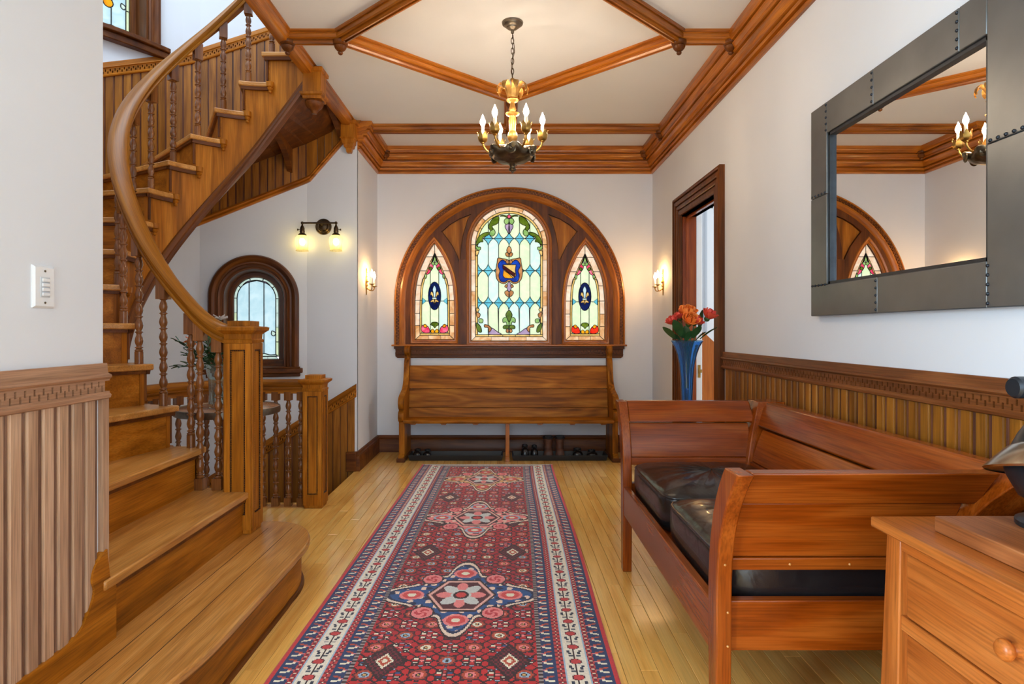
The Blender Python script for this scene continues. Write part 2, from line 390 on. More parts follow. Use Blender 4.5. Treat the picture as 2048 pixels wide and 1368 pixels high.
# ---- left stub wall (hall side) and right wall with doorway
mb = MB(); mb.box(XL-.12, XL, 5.03, YB, -1.7, ZC); mb.box(XL-.012, XL, 5.021, 5.03, -1.7, ZC)
wall_stub = struct(mb.build('wall_left_return', M['wall'], smooth=0), 'short plaster wall between stair opening and end wall', 'wall')
DY0, DY1, DZ = 4.06, 4.83, 2.055
mb = MB()
def FR(a, b, d): return (XR+d, a, b)
mb.prism([(YF, -.06), (YB+.1, -.06), (YB+.1, ZC+.1), (YF, ZC+.1)], FR, 0, .11, [[(DY0, -.01), (DY1, -.01), (DY1, DZ), (DY0, DZ)]])
wall_right = struct(mb.build('wall_right', M['wall'], smooth=0), 'long white plaster wall carrying the riveted mirror', 'wall')
# ---- near left wall
mb = MB(); mb.box(XW-.14, XW, .4, YW, -.06, ZC); mb.box(XW-.14, XW, YF, .4, 2.5, ZC)
wall_left = struct(mb.build('wall_left', M['wall'], smooth=0), 'plaster wall with light switch in front of the stairs', 'wall')
# ---- front of the house behind the viewer, and the parlour side
mb = MB(); mb.prism([(XW-.14, -.06), (XR+.11, -.06), (XR+.11, ZC+.1), (XW-.14, ZC+.1)], lambda a, b, d: (a, YF-d, b), 0, .12, [[(-1.05, .4), (1.25, .4), (1.25, 2.7), (-1.05, 2.7)]])
struct(mb.build('wall_front', M['wall'], smooth=0), 'front wall with wide glazed opening behind the viewer', 'wall')  # the opening is made up to light the hall evenly
mb = MB(); mb.box(-3.5, XW-.14, YF-.12, YF, -.06, ZC); mb.box(-3.62, -3.5, YF, 1.8, -.06, .5); mb.box(-3.62, -3.5, YF, 1.8, 2.7, ZC); mb.box(-3.62, -3.5, .2, 1.8, .5, 2.7); mb.box(-3.62, -3.5, YF, -2.4, .5, 2.7)
struct(mb.build('wall_parlour', M['wall'], smooth=0), 'plaster walls of the front room left of the hall', 'wall')
mb = MB(); mb.box(-3.62, -1.23, YF, 1.75, -.06, -.001); struct(mb.build('floor_parlour', M['floor'], smooth=0), 'oak floor of the front room', 'floor')
mb = MB(); mb.box(-3.62, -1.3, YF, 1.75, ZC, ZC+.1); struct(mb.build('ceiling_parlour', M['ceil'], smooth=0), 'plain ceiling of the front room', 'ceiling')

# ---- stair tower wall: faceted curve with two flat window bays
def tp(a): return (TC[0]+TR*math.cos(R(a)), TC[1]+TR*math.sin(R(a)))
A2, A3 = 105.9, 143.4
angs = [90, 91.1, 120.7, 125.1, 129.5, 157.3]+[162+6*k for k in range(19)]
tower = [(-1.216, 5.02)]+[tp(a) for a in angs]+[(XW-.14, 1.88)]
ZT0, ZT1 = -1.7, 4.7
def facet(p, q):
    p = Vector((*p, 0)); q = Vector((*q, 0)); t = (q-p).normalized(); n = Vector((-t.y, t.x, 0))   # n points into the tower (path runs counter-clockwise)
    c = (p+q)/2
    if n.dot(Vector((TC[0], TC[1], 0))-c) < 0: n = -n
    def F(a, b, d): return tuple(c+t*a+n*d+Vector((0, 0, b)))
    return F, (q-p).length
FW2, LW2 = facet(tp(91.1), tp(120.7)); FW3, LW3 = facet(tp(129.5), tp(157.3))
W2 = dict(w=.225, z0=.86, zs=1.44-.02)       # half width of the opening, bottom, springing
W3 = dict(w=.235, z0=3.30, zs=4.05)
def arch_loop(w, z0, zs, n=20): return [(w, z0)]+arc(0, zs, w, 0, 180, n)+[(-w, z0)]
mb = MB()
for p, q in zip(tower[:-1], tower[1:]):
    if (p, q) == (tp(91.1), tp(120.7)) or (p, q) == (tp(129.5), tp(157.3)): continue
    F, L = facet(p, q); mb.prism([(-L/2, ZT0), (L/2, ZT0), (L/2, ZT1), (-L/2, ZT1)], F, 0, -.02)
mb.prism([(-LW2/2, ZT0), (LW2/2, ZT0), (LW2/2, ZT1), (-LW2/2, ZT1)], FW2, 0, -.02, [arch_loop(W2['w'], W2['z0'], W2['zs'])])
mb.prism([(-LW3/2, ZT0), (LW3/2, ZT0), (LW3/2, ZT1), (-LW3/2, ZT1)], FW3, 0, -.02, [arch_loop(W3['w'], W3['z0'], W3['zs'])])
wall_stair = struct(mb.build('wall_stair', M['wall'], smooth=25), 'curved plaster wall of the stair tower with two wall lamps', 'wall')
mb = MB(); mb.prism([(-1.2, 5.1), (-3.3, 5.1), (-3.3, 1.75), (-1.2, 1.75)], FXY, ZT1, ZT1+.08, [[(-2.65, 2.75), (-1.4, 2.75), (-1.4, 4.05), (-2.65, 4.05)]])
mb.box(-1.31, -1.29, 1.75, 5.1, ZC+.02, ZT1)
struct(mb.build('ceiling_tower', M['ceil'], smooth=0), 'plaster top of the stair tower with skylight opening', 'ceiling')  # roof opening is invented to let sky light into the tower
mb = MB(); mb.box(-3.3, -1.22, 1.8, 5.05, ZT0-.05, ZT0); struct(mb.build('floor_basement', M['darkY'], smooth=0), 'dark cellar floor at the foot of the lower stairs', 'floor')

# ---- wainscot: beaded boards, chair rail with key fret
def fret(mb, L, h, place, P=.031, d0=.003, d1=.02, s0=0):
    n = int(L/P)
    for k in range(n):
        a = s0+k*P
        for (x0, x1, y0, y1) in ((0, .25, 0, .45), (.25, .5, 0, 1), (.5, .75, .55, 1), (.75, 1, 0, 1)):
            xs = [a+x0*P, a+x1*P]; ys = [y0*h, y1*h]
            vs = [place(xx, yy, dd) for dd in (d0, d1) for xx, yy in ((xs[0], ys[0]), (xs[1], ys[0]), (xs[1], ys[1]), (xs[0], ys[1]))]
            mb.add(vs, [(4,5,6,7),(0,1,5,4),(1,2,6,5),(2,3,7,6),(3,0,4,7)])
def bead_section(P, t=.016):
    pts = [(0.001, 0), (.001, t*.7), (.004, t), (P*.66, t), (P*.68, t*.55)]
    for k in range(3):
        c = P*(.735+.09*k)
        pts += [(c+.044*P*math.cos(R(a)), t*.55+.055*P*math.sin(R(a))*1.1) for a in (160, 110, 70, 20)]
    pts += [(P*.985, t*.5), (P*.985, 0)]
    i = 5
    return pts[:4]+[(P*.67, t*.6), (P*.67, 0)], [(P*.672, 0), (P*.672, t*.5)]+pts[5:]
RAIL = [(0,0),(.014,0),(.018,-.03),(.028,-.034),(.03,-.04),(.026,-.046),(.022,-.048),(.022,-.053),(.003,-.053),(.003,-.085),(.022,-.085),(.022,-.09),(.028,-.095),(.026,-.104),(.018,-.108),(0,-.108)]
def wainscot(wall, F, a0, a1, ztop, zbase, P, mat, railmat, bmat):
    n = int((a1-a0)/P); sec, sec2 = bead_section(P)
    m = MB(); m.prism(sec, lambda q, d, b: F(q, b, d), zbase, ztop-.1)
    m2 = MB(); m2.prism(sec2, lambda q, d, b: F(q, b, d), zbase, ztop-.1)
    base = Vector(F(0, 0, 0)); me = m.mesh('wainscot_board', base, 50); me2 = m2.mesh('bead_strip', base, 70)
    for k in range(n):
        mesh_obj('wainscot_board', me, mat, wall, Vector(F(a0+k*P, 0, 0))); mesh_obj('bead_strip', me2, bmat, wall, Vector(F(a0+k*P, 0, 0)))
    rb = MB(); rb.prism([(d, b) for d, b in RAIL], lambda d, b, q: F(q, ztop+b, d), a0-.004, a1+.004); rb.build('chair_rail', railmat, wall, 30)
    fb = MB(); fret(fb, a1-a0, .032, lambda s, t, d: F(a0+s, ztop-.085+t, d)); fb.build('key_fret', railmat, wall, 0, kind='stuff')
wainscot(wall_right, F_right, .5, 3.892, 1.018, .14, .06, M['wain'], M['railR'], M['bead'])
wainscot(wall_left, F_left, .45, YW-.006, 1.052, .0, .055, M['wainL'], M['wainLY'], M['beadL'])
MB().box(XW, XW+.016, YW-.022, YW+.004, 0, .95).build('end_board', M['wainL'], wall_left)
MB().box(XR-.02, XR, .5, 3.892, 0, .14).build('skirting', M['darkY'], wall_right, bevel=.004)
# baseboards
BASE = [(0,0),(.026,0),(.026,.115),(.02,.125),(.022,.132),(.016,.14),(.012,.156),(0,.16)]
bs = MB(); bs.sweep([(XR, 5.0), (XR, YB), (XL, YB), (XL, 5.02), (XL-.05, 5.02)], [(q, z) for q, z in BASE])
struct(bs.build('baseboard_back', M['darkX']), 'dark oak baseboard behind the bench', 'baseboard')

# ---- doorway in the right wall
door = thing('door_1', 'oak cased doorway open to a white room', 'doorway', (XR, (DY0+DY1)/2, 0), None, 'structure')
CAS = [(0,0),(0,.034),(.012,.04),(.02,.036),(.02,.02),(.026,.02),(.03,.032),(.05,.034),(.056,.028),(.056,.014),(.062,.014),(.066,.026),(.086,.028),(.09,.022),(.09,.01),(.096,.01),(.1,.022),(.118,.024),(.13,.016),(.13,0)]
m = MB(); m.sweep([(DY0, 0), (DY0, DZ), (DY1, DZ), (DY1, 0)], [(.012+(.13-q)*1.15, d) for q, d in CAS], F_right); m.build('casing', M['darkZ'], door)
m = MB(); m.box(XR, XR+.11, DY1-.001, DY1+.02, 0, DZ+.02); m.box(XR, XR+.11, DY0-.02, DY0+.001, 0, DZ+.02); m.box(XR, XR+.11, DY0, DY1, DZ, DZ+.02); m.build('jamb', M['cherryZ'], door)
MB().box(XR+.028, XR+.05, DY1-.014, DY1, 0, DZ).box(XR+.028, XR+.05, DY0, DY1, DZ-.014, DZ).build('door_stop', M['cherryZ'], door)
# the room seen through it
RX = XR+.11
mb = MB(); mb.box(RX, 3.3, 5.5, 5.6, -.06, 2.8); mb.box(3.2, 3.3, 2.4, 5.6, -.06, .7); mb.box(3.2, 3.3, 2.4, 5.6, 2.5, 2.8); mb.box(3.2, 3.3, 2.4, 3.6, .7, 2.5); mb.box(3.2, 3.3, 4.8, 5.6, .7, 2.5); mb.box(RX, 3.3, 2.3, 2.4, -.06, 2.8)
mb.box(RX, 3.3, 2.3, 5.6, 2.75, 2.85)
wsr = struct(mb.build('wall_side_room', M['white'], smooth=0), 'bright white painted walls of the side room', 'wall')
mb = MB(); mb.box(RX, 3.3, 2.3, 5.6, -.06, -.001); struct(mb.build('floor_side_room', M['floor'], smooth=0), 'oak floor of the side room', 'floor')
MB().box(RX, RX+.05, 4.84, 4.96, 0, 2.15).build('white_door_lining', M['white'], wsr, bevel=.004)
mb = MB(); mb.box(1.80, 1.86, 5.44, 5.5, 0, 2.3); mb.box(2.12, 2.18, 5.44, 5.5, 0, 2.3); mb.box(1.80, 2.18, 5.44, 5.5, 2.24, 2.32); mb.box(1.86, 2.12, 5.46, 5.5, 1.18, 1.26); mb.box(1.92, 2.06, 5.47, 5.5, 1.3, 2.2)
mb.build('white_panelled_trim', M['white'], wsr, bevel=.005)
bx = thing('stair_skirt_panel', 'plain orange-brown wood panel with sloping top inside the side room', 'panel', (1.75, 5.2, 0))
MB().prism([(1.668, 0), (1.84, 0), (1.84, 1.005), (1.70, 1.135), (1.668, 1.145)], lambda a, b, d: (a, 5.2+d, b), 0, .03).build('panel_board', M['chestZ'], bx, bevel=.003)
MB().box(1.531, 1.55, 4.836, 4.841, .78, .88).box(1.535, 1.56, 4.83, 4.838, .82, .845).build('strike_plate', M['brass'], wsr)
# ================================================================== stained glass windows
G = {k: stained('glass_'+k, *v) for k, v in {
  'opal': ((232,236,214), (220,230,206)), 'opalblue': ((228,236,226), (214,230,224)), 'blue': ((164,216,224), (134,200,212)), 'border': ((238,228,216), (226,204,182)),
  'borderorange': ((236,216,190), (216,178,136)), 'cream': ((236,218,170), (222,196,140)), 'green': ((160,174,90), (120,140,60)), 'palegreen': ((196,214,166), (166,194,140)),
  'lilac': ((210,192,206), (190,176,196)), 'pink': ((240,176,190), (226,96,136)), 'red': ((240,124,90), (222,72,60)), 'tan': ((220,186,146), (196,152,110)), 'royal': ((52,128,206), (30,92,176)),
  'navy': ((36,78,146), (22,50,108)), 'gold': ((250,210,80), (226,172,50)), 'maroon': ((150,44,34), (112,26,22)), 'ice': ((218,230,232), (202,220,224)), 'pale': ((228,236,230), (208,222,214))}.items()}
def clip(poly, conv):
    out = list(poly); m = len(conv)
    for i in range(m):
        a, b = conv[i], conv[(i+1)%m]; ex, ey = b[0]-a[0], b[1]-a[1]
        inp, out = out, []
        if not inp: break
        def sd(p): return ex*(p[1]-a[1])-ey*(p[0]-a[0])
        for k in range(len(inp)):
            p, q = inp[k], inp[(k+1)%len(inp)]; sp, sq = sd(p), sd(q)
            if sp >= -1e-9: out.append(p)
            if (sp > 1e-9 and sq < -1e-9) or (sp < -1e-9 and sq > 1e-9):
                t = sp/(sp-sq); out.append((p[0]+t*(q[0]-p[0]), p[1]+t*(q[1]-p[1])))
    return out
def hull(P):
    P = sorted(set(P))
    def half(Q):
        o = []
        for p in Q:
            while len(o) > 1 and (o[-1][0]-o[-2][0])*(p[1]-o[-2][1])-(o[-1][1]-o[-2][1])*(p[0]-o[-2][0]) <= 1e-12: o.pop()
            o.append(p)
        return o[:-1]
    return half(P)+half(P[::-1])
def area2(p): return sum(p[i][0]*p[(i+1)%len(p)][1]-p[(i+1)%len(p)][0]*p[i][1] for i in range(len(p)))
class Light:
    """one leaded light: panes are separate pieces, the lead cames one mesh"""
    def __init__(s, win, F, d, rad=.0032): s.win = win; s.F = F; s.d = d; s.lead = MB(); s.rad = rad; s.items = []
    def pane(s, poly, mat, lift=0.0, lead=True, conv=None):
        if conv: poly = clip(poly, conv)
        if len(poly) < 3 or abs(area2(poly)) < 2e-5: return
        clean = [poly[0]]
        for p in poly[1:]:
            if math.hypot(p[0]-clean[-1][0], p[1]-clean[-1][1]) > 5e-4: clean.append(p)
        if len(clean) < 3: return
        s.items.append((clean, mat, lift))
    def done(s):
        def inside(p, poly):
            c = False; n = len(poly)
            for i in range(n):
                a, b = poly[i], poly[i-1]
                if (a[1] > p[1]) != (b[1] > p[1]) and p[0] < (b[0]-a[0])*(p[1]-a[1])/(b[1]-a[1])+a[0]: c = not c
            return c
        bb = [(min(p[0] for p in q), max(p[0] for p in q), min(p[1] for p in q), max(p[1] for p in q)) for q, _, _ in s.items]
        cut = {}; work = []
        for i, (q, mat, lf) in enumerate(s.items):
            over = [j for j, (q2, _, lf2) in enumerate(s.items) if lf2 > lf+1e-4 and bb[i][0] < bb[j][1] and bb[j][0] < bb[i][1] and bb[i][2] < bb[j][3] and bb[j][2] < bb[i][3]]
            # lead round this pane, left out where an upper piece covers it
            run = []; pts = []
            for k in range(len(q)):
                a, b = q[k], q[(k+1)%len(q)]; m = max(1, int(math.dist(a, b)/.006)) if over else 1
                pts += [(a[0]+(b[0]-a[0])*t/m, a[1]+(b[1]-a[1])*t/m) for t in range(m)]
            hid = [any(inside(p, s.items[j][0]) for j in over) for p in pts]
            if not any(hid): s.lead.tube([s.F(p[0], p[1], s.d+.001) for p in q], s.rad, 5, closed=True)
            elif not all(hid):
                k0 = hid.index(True); seq = pts[k0:]+pts[:k0]; hh = hid[k0:]+hid[:k0]
                for p, h in list(zip(seq, hh))+[(None, True)]:
                    if h:
                        if len(run) > 1: s.lead.tube([s.F(x, y, s.d+.001) for x, y in run], s.rad, 5)
                        run = []
                    else: run.append(p)
            me = MB().prism(q, s.F, s.d-.0015, s.d+.0015).mesh('pane', org(s.win), 0)
            o = mesh_obj('pane', me, G[mat], s.win); me.materials.clear()
            me.materials.append(G[mat])
            if over:
                for j in over:
                    if j not in cut:
                        c = bpy.data.objects.new('cutter', MB().prism(s.items[j][0], s.F, s.d-.02, s.d+.02).mesh('cutter', org(s.win), 0)); COL.objects.link(c); c.parent = s.win; cut[j] = c
                    md = o.modifiers.new('cut', 'BOOLEAN'); md.operation = 'DIFFERENCE'; md.object = cut[j]; md.solver = 'EXACT'
                work.append(o)
        if work:
            dg = bpy.context.evaluated_depsgraph_get(); dg.update()
            for o in work:
                me = bpy.data.meshes.new_from_object(o.evaluated_get(dg)); o.modifiers.clear(); old = o.data; o.data = me
                if len(me.polygons) == 0: bpy.data.objects.remove(o)
        for c in cut.values(): bpy.data.objects.remove(c)
        s.lead.build('leading', M['lead'], s.win, 60)
WIN1 = thing('window_1', 'large arched oak window with three stained glass lights above the bench', 'window', (AXC, YB, ZSILL), None, 'structure')
# --- joinery
def ring(prof, r0): # casing profile swept round the arch; prof (offset inward from r0, depth)
    path = [(AXC+r0, ZSILL)]+arc(AXC, ZSP, r0, 0, 180, 64)+[(AXC-r0, ZSILL)]
    return MB().sweep(path, prof, F_back)
ROUT = 1.095
CAS1 = [(0,0),(0,.03),(.006,.042),(.018,.044),(.022,.034),(.05,.034),(.054,.04),(.07,.042),(.084,.034),(.098,.03),(.11,.016),(.115,.01),(.115,0)]
ring(CAS1, ROUT).build('casing', M['trimU'], WIN1)
fb = MB(); Larc = PI*(ROUT-.037)
def arch_place(s, t, d):
    rr = ROUT-.049+t; half = ZSP-ZSILL
    if s < half: return F_back(AXC+rr, ZSILL+s, d)
    if s > half+Larc: return F_back(AXC-rr, ZSP-(s-half-Larc), d)
    a = (s-half)/Larc*PI; return F_back(AXC+rr*math.cos(a), ZSP+rr*math.sin(a), d)
fret(fb, Larc+2*(ZSP-ZSILL), .026, arch_place, .033, .034, .044); fb.build('key_fret', M['darkU'], WIN1, 0, kind='stuff')
S4 = 4.56; YG = 5.84
def g1(p): return (wx(930+p[0]/S4, YG), wz(400+p[1]/S4, YG))
cxg = 402
C_out = [g1(p) for p in [(748, 1285)]]+[g1((cxg+346*math.cos(R(a)), 408-346*math.sin(R(a)))) for a in range(0, 181, 6)]+[g1((56, 1285))]
# side lights in their own crop coordinates (820..920 x 480..690, scale 6.51)
S6 = 6.51
def gL(p): return (wx(820+p[0]/S6, YG), wz(480+p[1]/S6, YG))
def gR(p): return (wx(1120.5+p[0]/S6, YG), wz(481.5+p[1]/S6, YG))
lan = [(575,1295),(578,1000),(574,760),(560,600),(535,470),(490,340),(430,210),(370,110),(322,48)]
lan_s = catmull(lan, 4, closed=False)
lan_out = lan_s+[(644-x, y) for x, y in reversed(lan_s)][1:]
def grow(poly, k):
    n = len(poly); out = []; sg = 1 if area2(poly) > 0 else -1
    for i in range(n):
        a, b, c = poly[i-1], poly[i], poly[(i+1)%n]
        d0 = (b[0]-a[0], b[1]-a[1]); d1 = (c[0]-b[0], c[1]-b[1])
        l0 = math.hypot(*d0) or 1e-9; l1 = math.hypot(*d1) or 1e-9
        n0 = (d0[1]/l0, -d0[0]/l0); n1 = (d1[1]/l1, -d1[0]/l1); kk = max(1+n0[0]*n1[0]+n0[1]*n1[1], .5)
        out.append((b[0]+sg*k*(n0[0]+n1[0])/kk, b[1]+sg*k*(n0[1]+n1[1])/kk))
    return out
L_out = [gL(p) for p in lan_out]; R_out = [gR(p) for p in lan_out]
base = [(AXC+ROUT-.1, ZSILL)]+arc(AXC, ZSP, ROUT-.1, 0, 180, 48)+[(AXC-ROUT+.1, ZSILL)]
def zz(p): return (wx(760+p[0]/3.6, 5.77), wz(350+p[1]/3.6, 5.77))
spl = [(440,405),(500,352),(570,310),(640,283),(655,278),(632,320),(602,420),(585,520),(577,650),(556,590),(520,515),(478,455)]
sp1 = [zz(p) for p in spl]; sp2 = [(2*AXC-x, z) for x, z in sp1]
MB().prism(base, F_back, -.03, -.01, [C_out, L_out, R_out]).build('backing_board', M['darkZ'], WIN1, 30)
MB().prism([(x, z) for x, z in base], F_back, -.01, .018, [grow(C_out, .03), grow(L_out, .026), grow(R_out, .026), sp1, sp2]).build('face_frame', M['darkZ'], WIN1, 30)
for sp in (sp1, sp2): MB().prism(grow(sp, -.006), F_back, -.01, .002).build('spandrel_panel', M['oakZ'], WIN1, 30, bevel=.002)
for outl, nm in ((C_out, .03), (L_out, .026), (R_out, .026)):
    pp = outl if area2(outl) > 0 else outl[::-1]
    MB().sweep(pp, [(0, -.03), (0, .0), (-.006, .006), (-nm*.6, .006), (-nm*.75, .02), (-nm-.008, .026), (-nm-.014, .018), (-nm-.014, -.03)], F_back, closed=True).build('sash', M['trimU'], WIN1)
# mullion seams on the face: thin raised stiles between lights
for u in (565+33, 1240+35):
    xm = zz((u, 0))[0]; MB().fbox(F_back, xm-.04, xm+.04, ZSILL, 1.83, .018, .023).build('mullion', M['darkZ'], WIN1, bevel=.002)
# sill with fret
xs0, xs1 = wx(783, 5.76), wx(1254, 5.76)
MB().fbox(F_back, xs0, xs1, ZSILL-.012, ZSILL+.004, 0, .062).build('sill', M['trimX'], WIN1, bevel=.005)
ap = [(xs0+.03, ZSILL-.012), (xs0+.03, ZSILL-.11), (xs0+.05, ZSILL-.125), (xs1-.05, ZSILL-.125), (xs1-.03, ZSILL-.11), (xs1-.03, ZSILL-.012)]
MB().prism(ap, F_back, 0, .014).build('apron', M['darkX'], WIN1, bevel=.003)
m = MB(); m.fbox(F_back, xs0+.03, xs1-.03, ZSILL-.05, ZSILL-.038, .014, .028); m.fbox(F_back, xs0+.03, xs1-.03, ZSILL-.1, ZSILL-.088, .014, .026); m.fbox(F_back, xs0+.02, xs1-.02, ZSILL-.038, ZSILL-.012, .014, .036); m.build('apron_moulding', M['darkX'], WIN1, bevel=.003)
fb = MB(); fret(fb, xs1-xs0-.06, .034, lambda s, t, d: F_back(xs0+.03+s, ZSILL-.086+t, d), .033, .014, .023); fb.build('apron_fret', M['darkX'], WIN1, 0, kind='stuff')

# --- centre light
LC = Light(WIN1, F_back, -.032)
def inner(k, bot): return [g1((cxg+(346-k), bot))]+[g1((cxg+(346-k)*math.cos(R(a)), 408-(346-k)*math.sin(R(a)))) for a in range(0, 181, 6)]+[g1((cxg-346+k, bot))]
B1, B2, B3 = 0, 40, 60
def seg_side(k0, k1, y0, y1, mat, sgn):
    LC.pane([g1((cxg+sgn*(346-k0), y0)), g1((cxg+sgn*(346-k1), y0)), g1((cxg+sgn*(346-k1), y1)), g1((cxg+sgn*(346-k0), y1))], mat)
ys = [408, 548, 690, 835, 965, 1112, 1247]
for sgn in (-1, 1):
    for k, (y0, y1) in enumerate(zip(ys[:-1], ys[1:])): LC.pane([g1((cxg+sgn*346, y0)), g1((cxg+sgn*306, y0)), g1((cxg+sgn*306, y1)), g1((cxg+sgn*346, y1 if y1 < 1240 else 1285))], 'border' if k%3 else 'borderorange')
    for k, (y0, y1) in enumerate(zip([408, 510, 790, 1000], [510, 790, 1000, 1228])): seg_side(B2, B3, y0, y1, 'cream', sgn)
for k in range(8):
    a0, a1 = 22.5*k, 22.5*(k+1)
    o = [(cxg+346*math.cos(R(a0+(a1-a0)*j/4)), 408-346*math.sin(R(a0+(a1-a0)*j/4))) for j in range(5)]
    i_ = [(cxg+306*math.cos(R(a1-(a1-a0)*j/4)), 408-306*math.sin(R(a1-(a1-a0)*j/4))) for j in range(5)]
    LC.pane([g1(p) for p in o+i_], 'border' if k%3 else 'borderorange')
for k in range(6):
    a0, a1 = 30*k, 30*(k+1)
    o = [(cxg+306*math.cos(R(a0+(a1-a0)*j/4)), 408-306*math.sin(R(a0+(a1-a0)*j/4))) for j in range(5)]
    i_ = [(cxg+286*math.cos(R(a1-(a1-a0)*j/4)), 408-286*math.sin(R(a1-(a1-a0)*j/4))) for j in range(5)]
    LC.pane([g1(p) for p in o+i_], 'cream')
for x0, x1 in ((56, 240), (240, 400), (400, 560), (560, 748)): LC.pane([g1((x0, 1285)), g1((x1, 1285)), g1((min(x1, 708), 1247)), g1((max(x0, 96), 1247))], 'borderorange' if x0 in (56, 400) else 'border')
for x0, x1 in ((96, 215), (215, 345), (345, 460), (460, 590), (590, 708)): LC.pane([g1((x0, 1247)), g1((x1, 1247)), g1((x1, 1228)), g1((x0, 1228))], 'cream')
conv = inner(60, 1228)
if area2(conv) < 0: conv = conv[::-1]
cols = [116, 212, 307, 402, 497, 592, 688]; rows = [352, 645, 938]
def bow(p, q, k, n=4):  # points from p (excluded end) bowed sideways
    mx, my = (p[0]+q[0])/2, (p[1]+q[1])/2; nx, ny = -(q[1]-p[1]), q[0]-p[0]
    return [((1-t)**2*p[0]+2*t*(1-t)*(mx+nx*k)+t*t*q[0], (1-t)**2*p[1]+2*t*(1-t)*(my+ny*k)+t*t*q[1]) for t in [j/n for j in range(n)]]
def ogive(x0, x1, y0, y1, top=True, bot=True):
    m = (x0+x1)/2; e = 62; P = []
    P += bow((m, y0), (x1, y0+e), -.22) if top else [(x0, y0), (x1, y0)]
    if bot: P += [(x1, y0+e)]+bow((x1, y1-e), (m, y1), -.22)+bow((m, y1), (x0, y1-e), -.22)+[(x0, y1-e)]
    else: P += [(x1, y1), (x0, y1)]
    if top: P += bow((x0, y0+e), (m, y0), -.22)
    return P
rr = random.Random(5)
for k in range(6):
    x0, x1 = cols[k], cols[k+1]
    LC.pane([g1(p) for p in ogive(x0, x1, 60, 352, top=False)], 'opal', conv=conv)
    LC.pane([g1(p) for p in ogive(x0, x1, 352, 645)], rr.choice(['opal', 'opal', 'opalblue']), conv=conv)
    LC.pane([g1(p) for p in ogive(x0, x1, 645, 938)], rr.choice(['opal', 'opal', 'opalblue']), conv=conv)
    LC.pane([g1(p) for p in ogive(x0, x1, 938, 1228, bot=False)], rr.choice(['opal', 'opalblue']), conv=conv)
for y in rows:
    for j, x in enumerate(cols):
        up = [(x-47.5, y)]+bow((x-47.5, y), (x, y-62), .22)[1:]+[(x, y-62)]+bow((x, y-62), (x+47.5, y), .22)[1:]+[(x+47.5, y)]
        dn = [(px, 2*y-py) for px, py in up]
        LC.pane([g1(p) for p in up], 'blue', .0004, conv=conv); LC.pane([g1(p) for p in dn], 'blue', .0004, conv=conv)
def sym(pts, mat, lift, n=4, single=False):
    P = catmull(pts, n)
    LC.pane([g1(p) for p in P], mat, lift)
    if not single: LC.pane([g1((2*cxg-x, y)) for x, y in P], mat, lift)
# shield and cartouche
sym([(300,530),(345,535),(385,545),(402,585),(420,545),(460,535),(505,530),(512,570),(524,640),(520,700),(500,740),(450,765),(402,740),(355,765),(303,740),(284,700),(282,640),(292,570)], 'tan', .004, single=True)
sym([(320,560),(350,548),(402,590),(455,548),(485,560),(505,600),(485,645),(497,690),(480,740),(440,748),(402,725),(362,748),(325,740),(308,690),(318,645),(300,600)], 'royal', .0065, single=True)
LC.pane([g1(p) for p in [(343,590),(466,590),(458,640),(466,690),(440,712),(402,715),(362,712),(345,690),(352,640)]], 'cream', .009)
LC.pane([g1(p) for p in [(352,640),(400,672),(440,712),(402,715),(362,712),(345,690)]], 'gold', .011)
LC.pane([g1(p) for p in [(343,592),(372,612),(458,672),(456,706),(345,626)]], 'maroon', .013)
sym([(402,420),(425,458),(408,490),(402,500),(396,490),(380,458)], 'tan', .006, single=True)
sym([(402,495),(385,476),(368,490),(378,512),(402,516)], 'tan', .006)
sym([(402,745),(425,790),(402,840),(380,790)], 'lilac', .006, single=True); sym([(402,845),(385,825),(362,840),(372,868),(402,886)], 'tan', .006)
sym([(375,770),(362,790),(380,800),(388,780)], 'tan', .007)
sym([(372,560),(392,545),(400,572),(382,580)], 'tan', .009)
# top leaves and grapes
sym([(307,150),(260,165),(228,205),(215,250),(240,285),(262,270),(248,240),(285,222),(307,200)], 'green', .004)
sym([(262,268),(232,285),(222,312),(246,330),(270,315),(275,290)], 'palegreen', .005)
sym([(215,293),(170,302),(125,335),(103,380),(102,410),(140,385),(165,380),(160,345),(215,318)], 'green', .004)
sym([(102,412),(118,428),(142,430),(138,455),(112,455),(98,435)], 'palegreen', .004); sym([(100,465),(128,462),(124,482),(112,508),(100,505)], 'cream', .004)
sym([(318,148),(360,150),(398,172),(398,150),(370,142),(340,138)], 'green', .006)
sym([(400,172),(370,170),(356,196),(372,222),(396,212)], 'palegreen', .007)
sym([(402,224),(372,222),(366,248),(380,275),(402,308)], 'lilac', .006)
LC.pane([g1((402+17*math.cos(R(a)), 151+17*math.sin(R(a)))) for a in range(0, 360, 30)], 'pink', .008)
# bottom ornaments
sym([(402,1005),(430,1045),(418,1085),(402,1115),(386,1085),(372,1045)], 'green', .005, single=True)
sym([(398,1080),(372,1068),(345,1085),(348,1118),(372,1112),(384,1140),(402,1160)], 'palegreen', .004)
sym([(402,1150),(375,1140),(350,1150),(350,1172),(380,1176),(402,1168)], 'green', .006); sym([(380,1176),(374,1200),(392,1212),(400,1185)], 'tan', .006)
sym([(102,985),(130,995),(120,1018),(104,1020)], 'cream', .004); sym([(104,1022),(138,1040),(128,1075),(108,1062)], 'tan', .004)
sym([(128,1085),(162,1088),(160,1118),(130,1118)], 'palegreen', .004)
sym([(102,1120),(140,1150),(152,1200),(130,1205),(108,1175)], 'green', .004)
sym([(180,1135),(225,1150),(240,1180),(218,1205),(210,1165),(178,1160)], 'tan', .004)
sym([(238,1165),(300,1205),(330,1226),(225,1226),(215,1208)], 'lilac', .003)
LC.done()
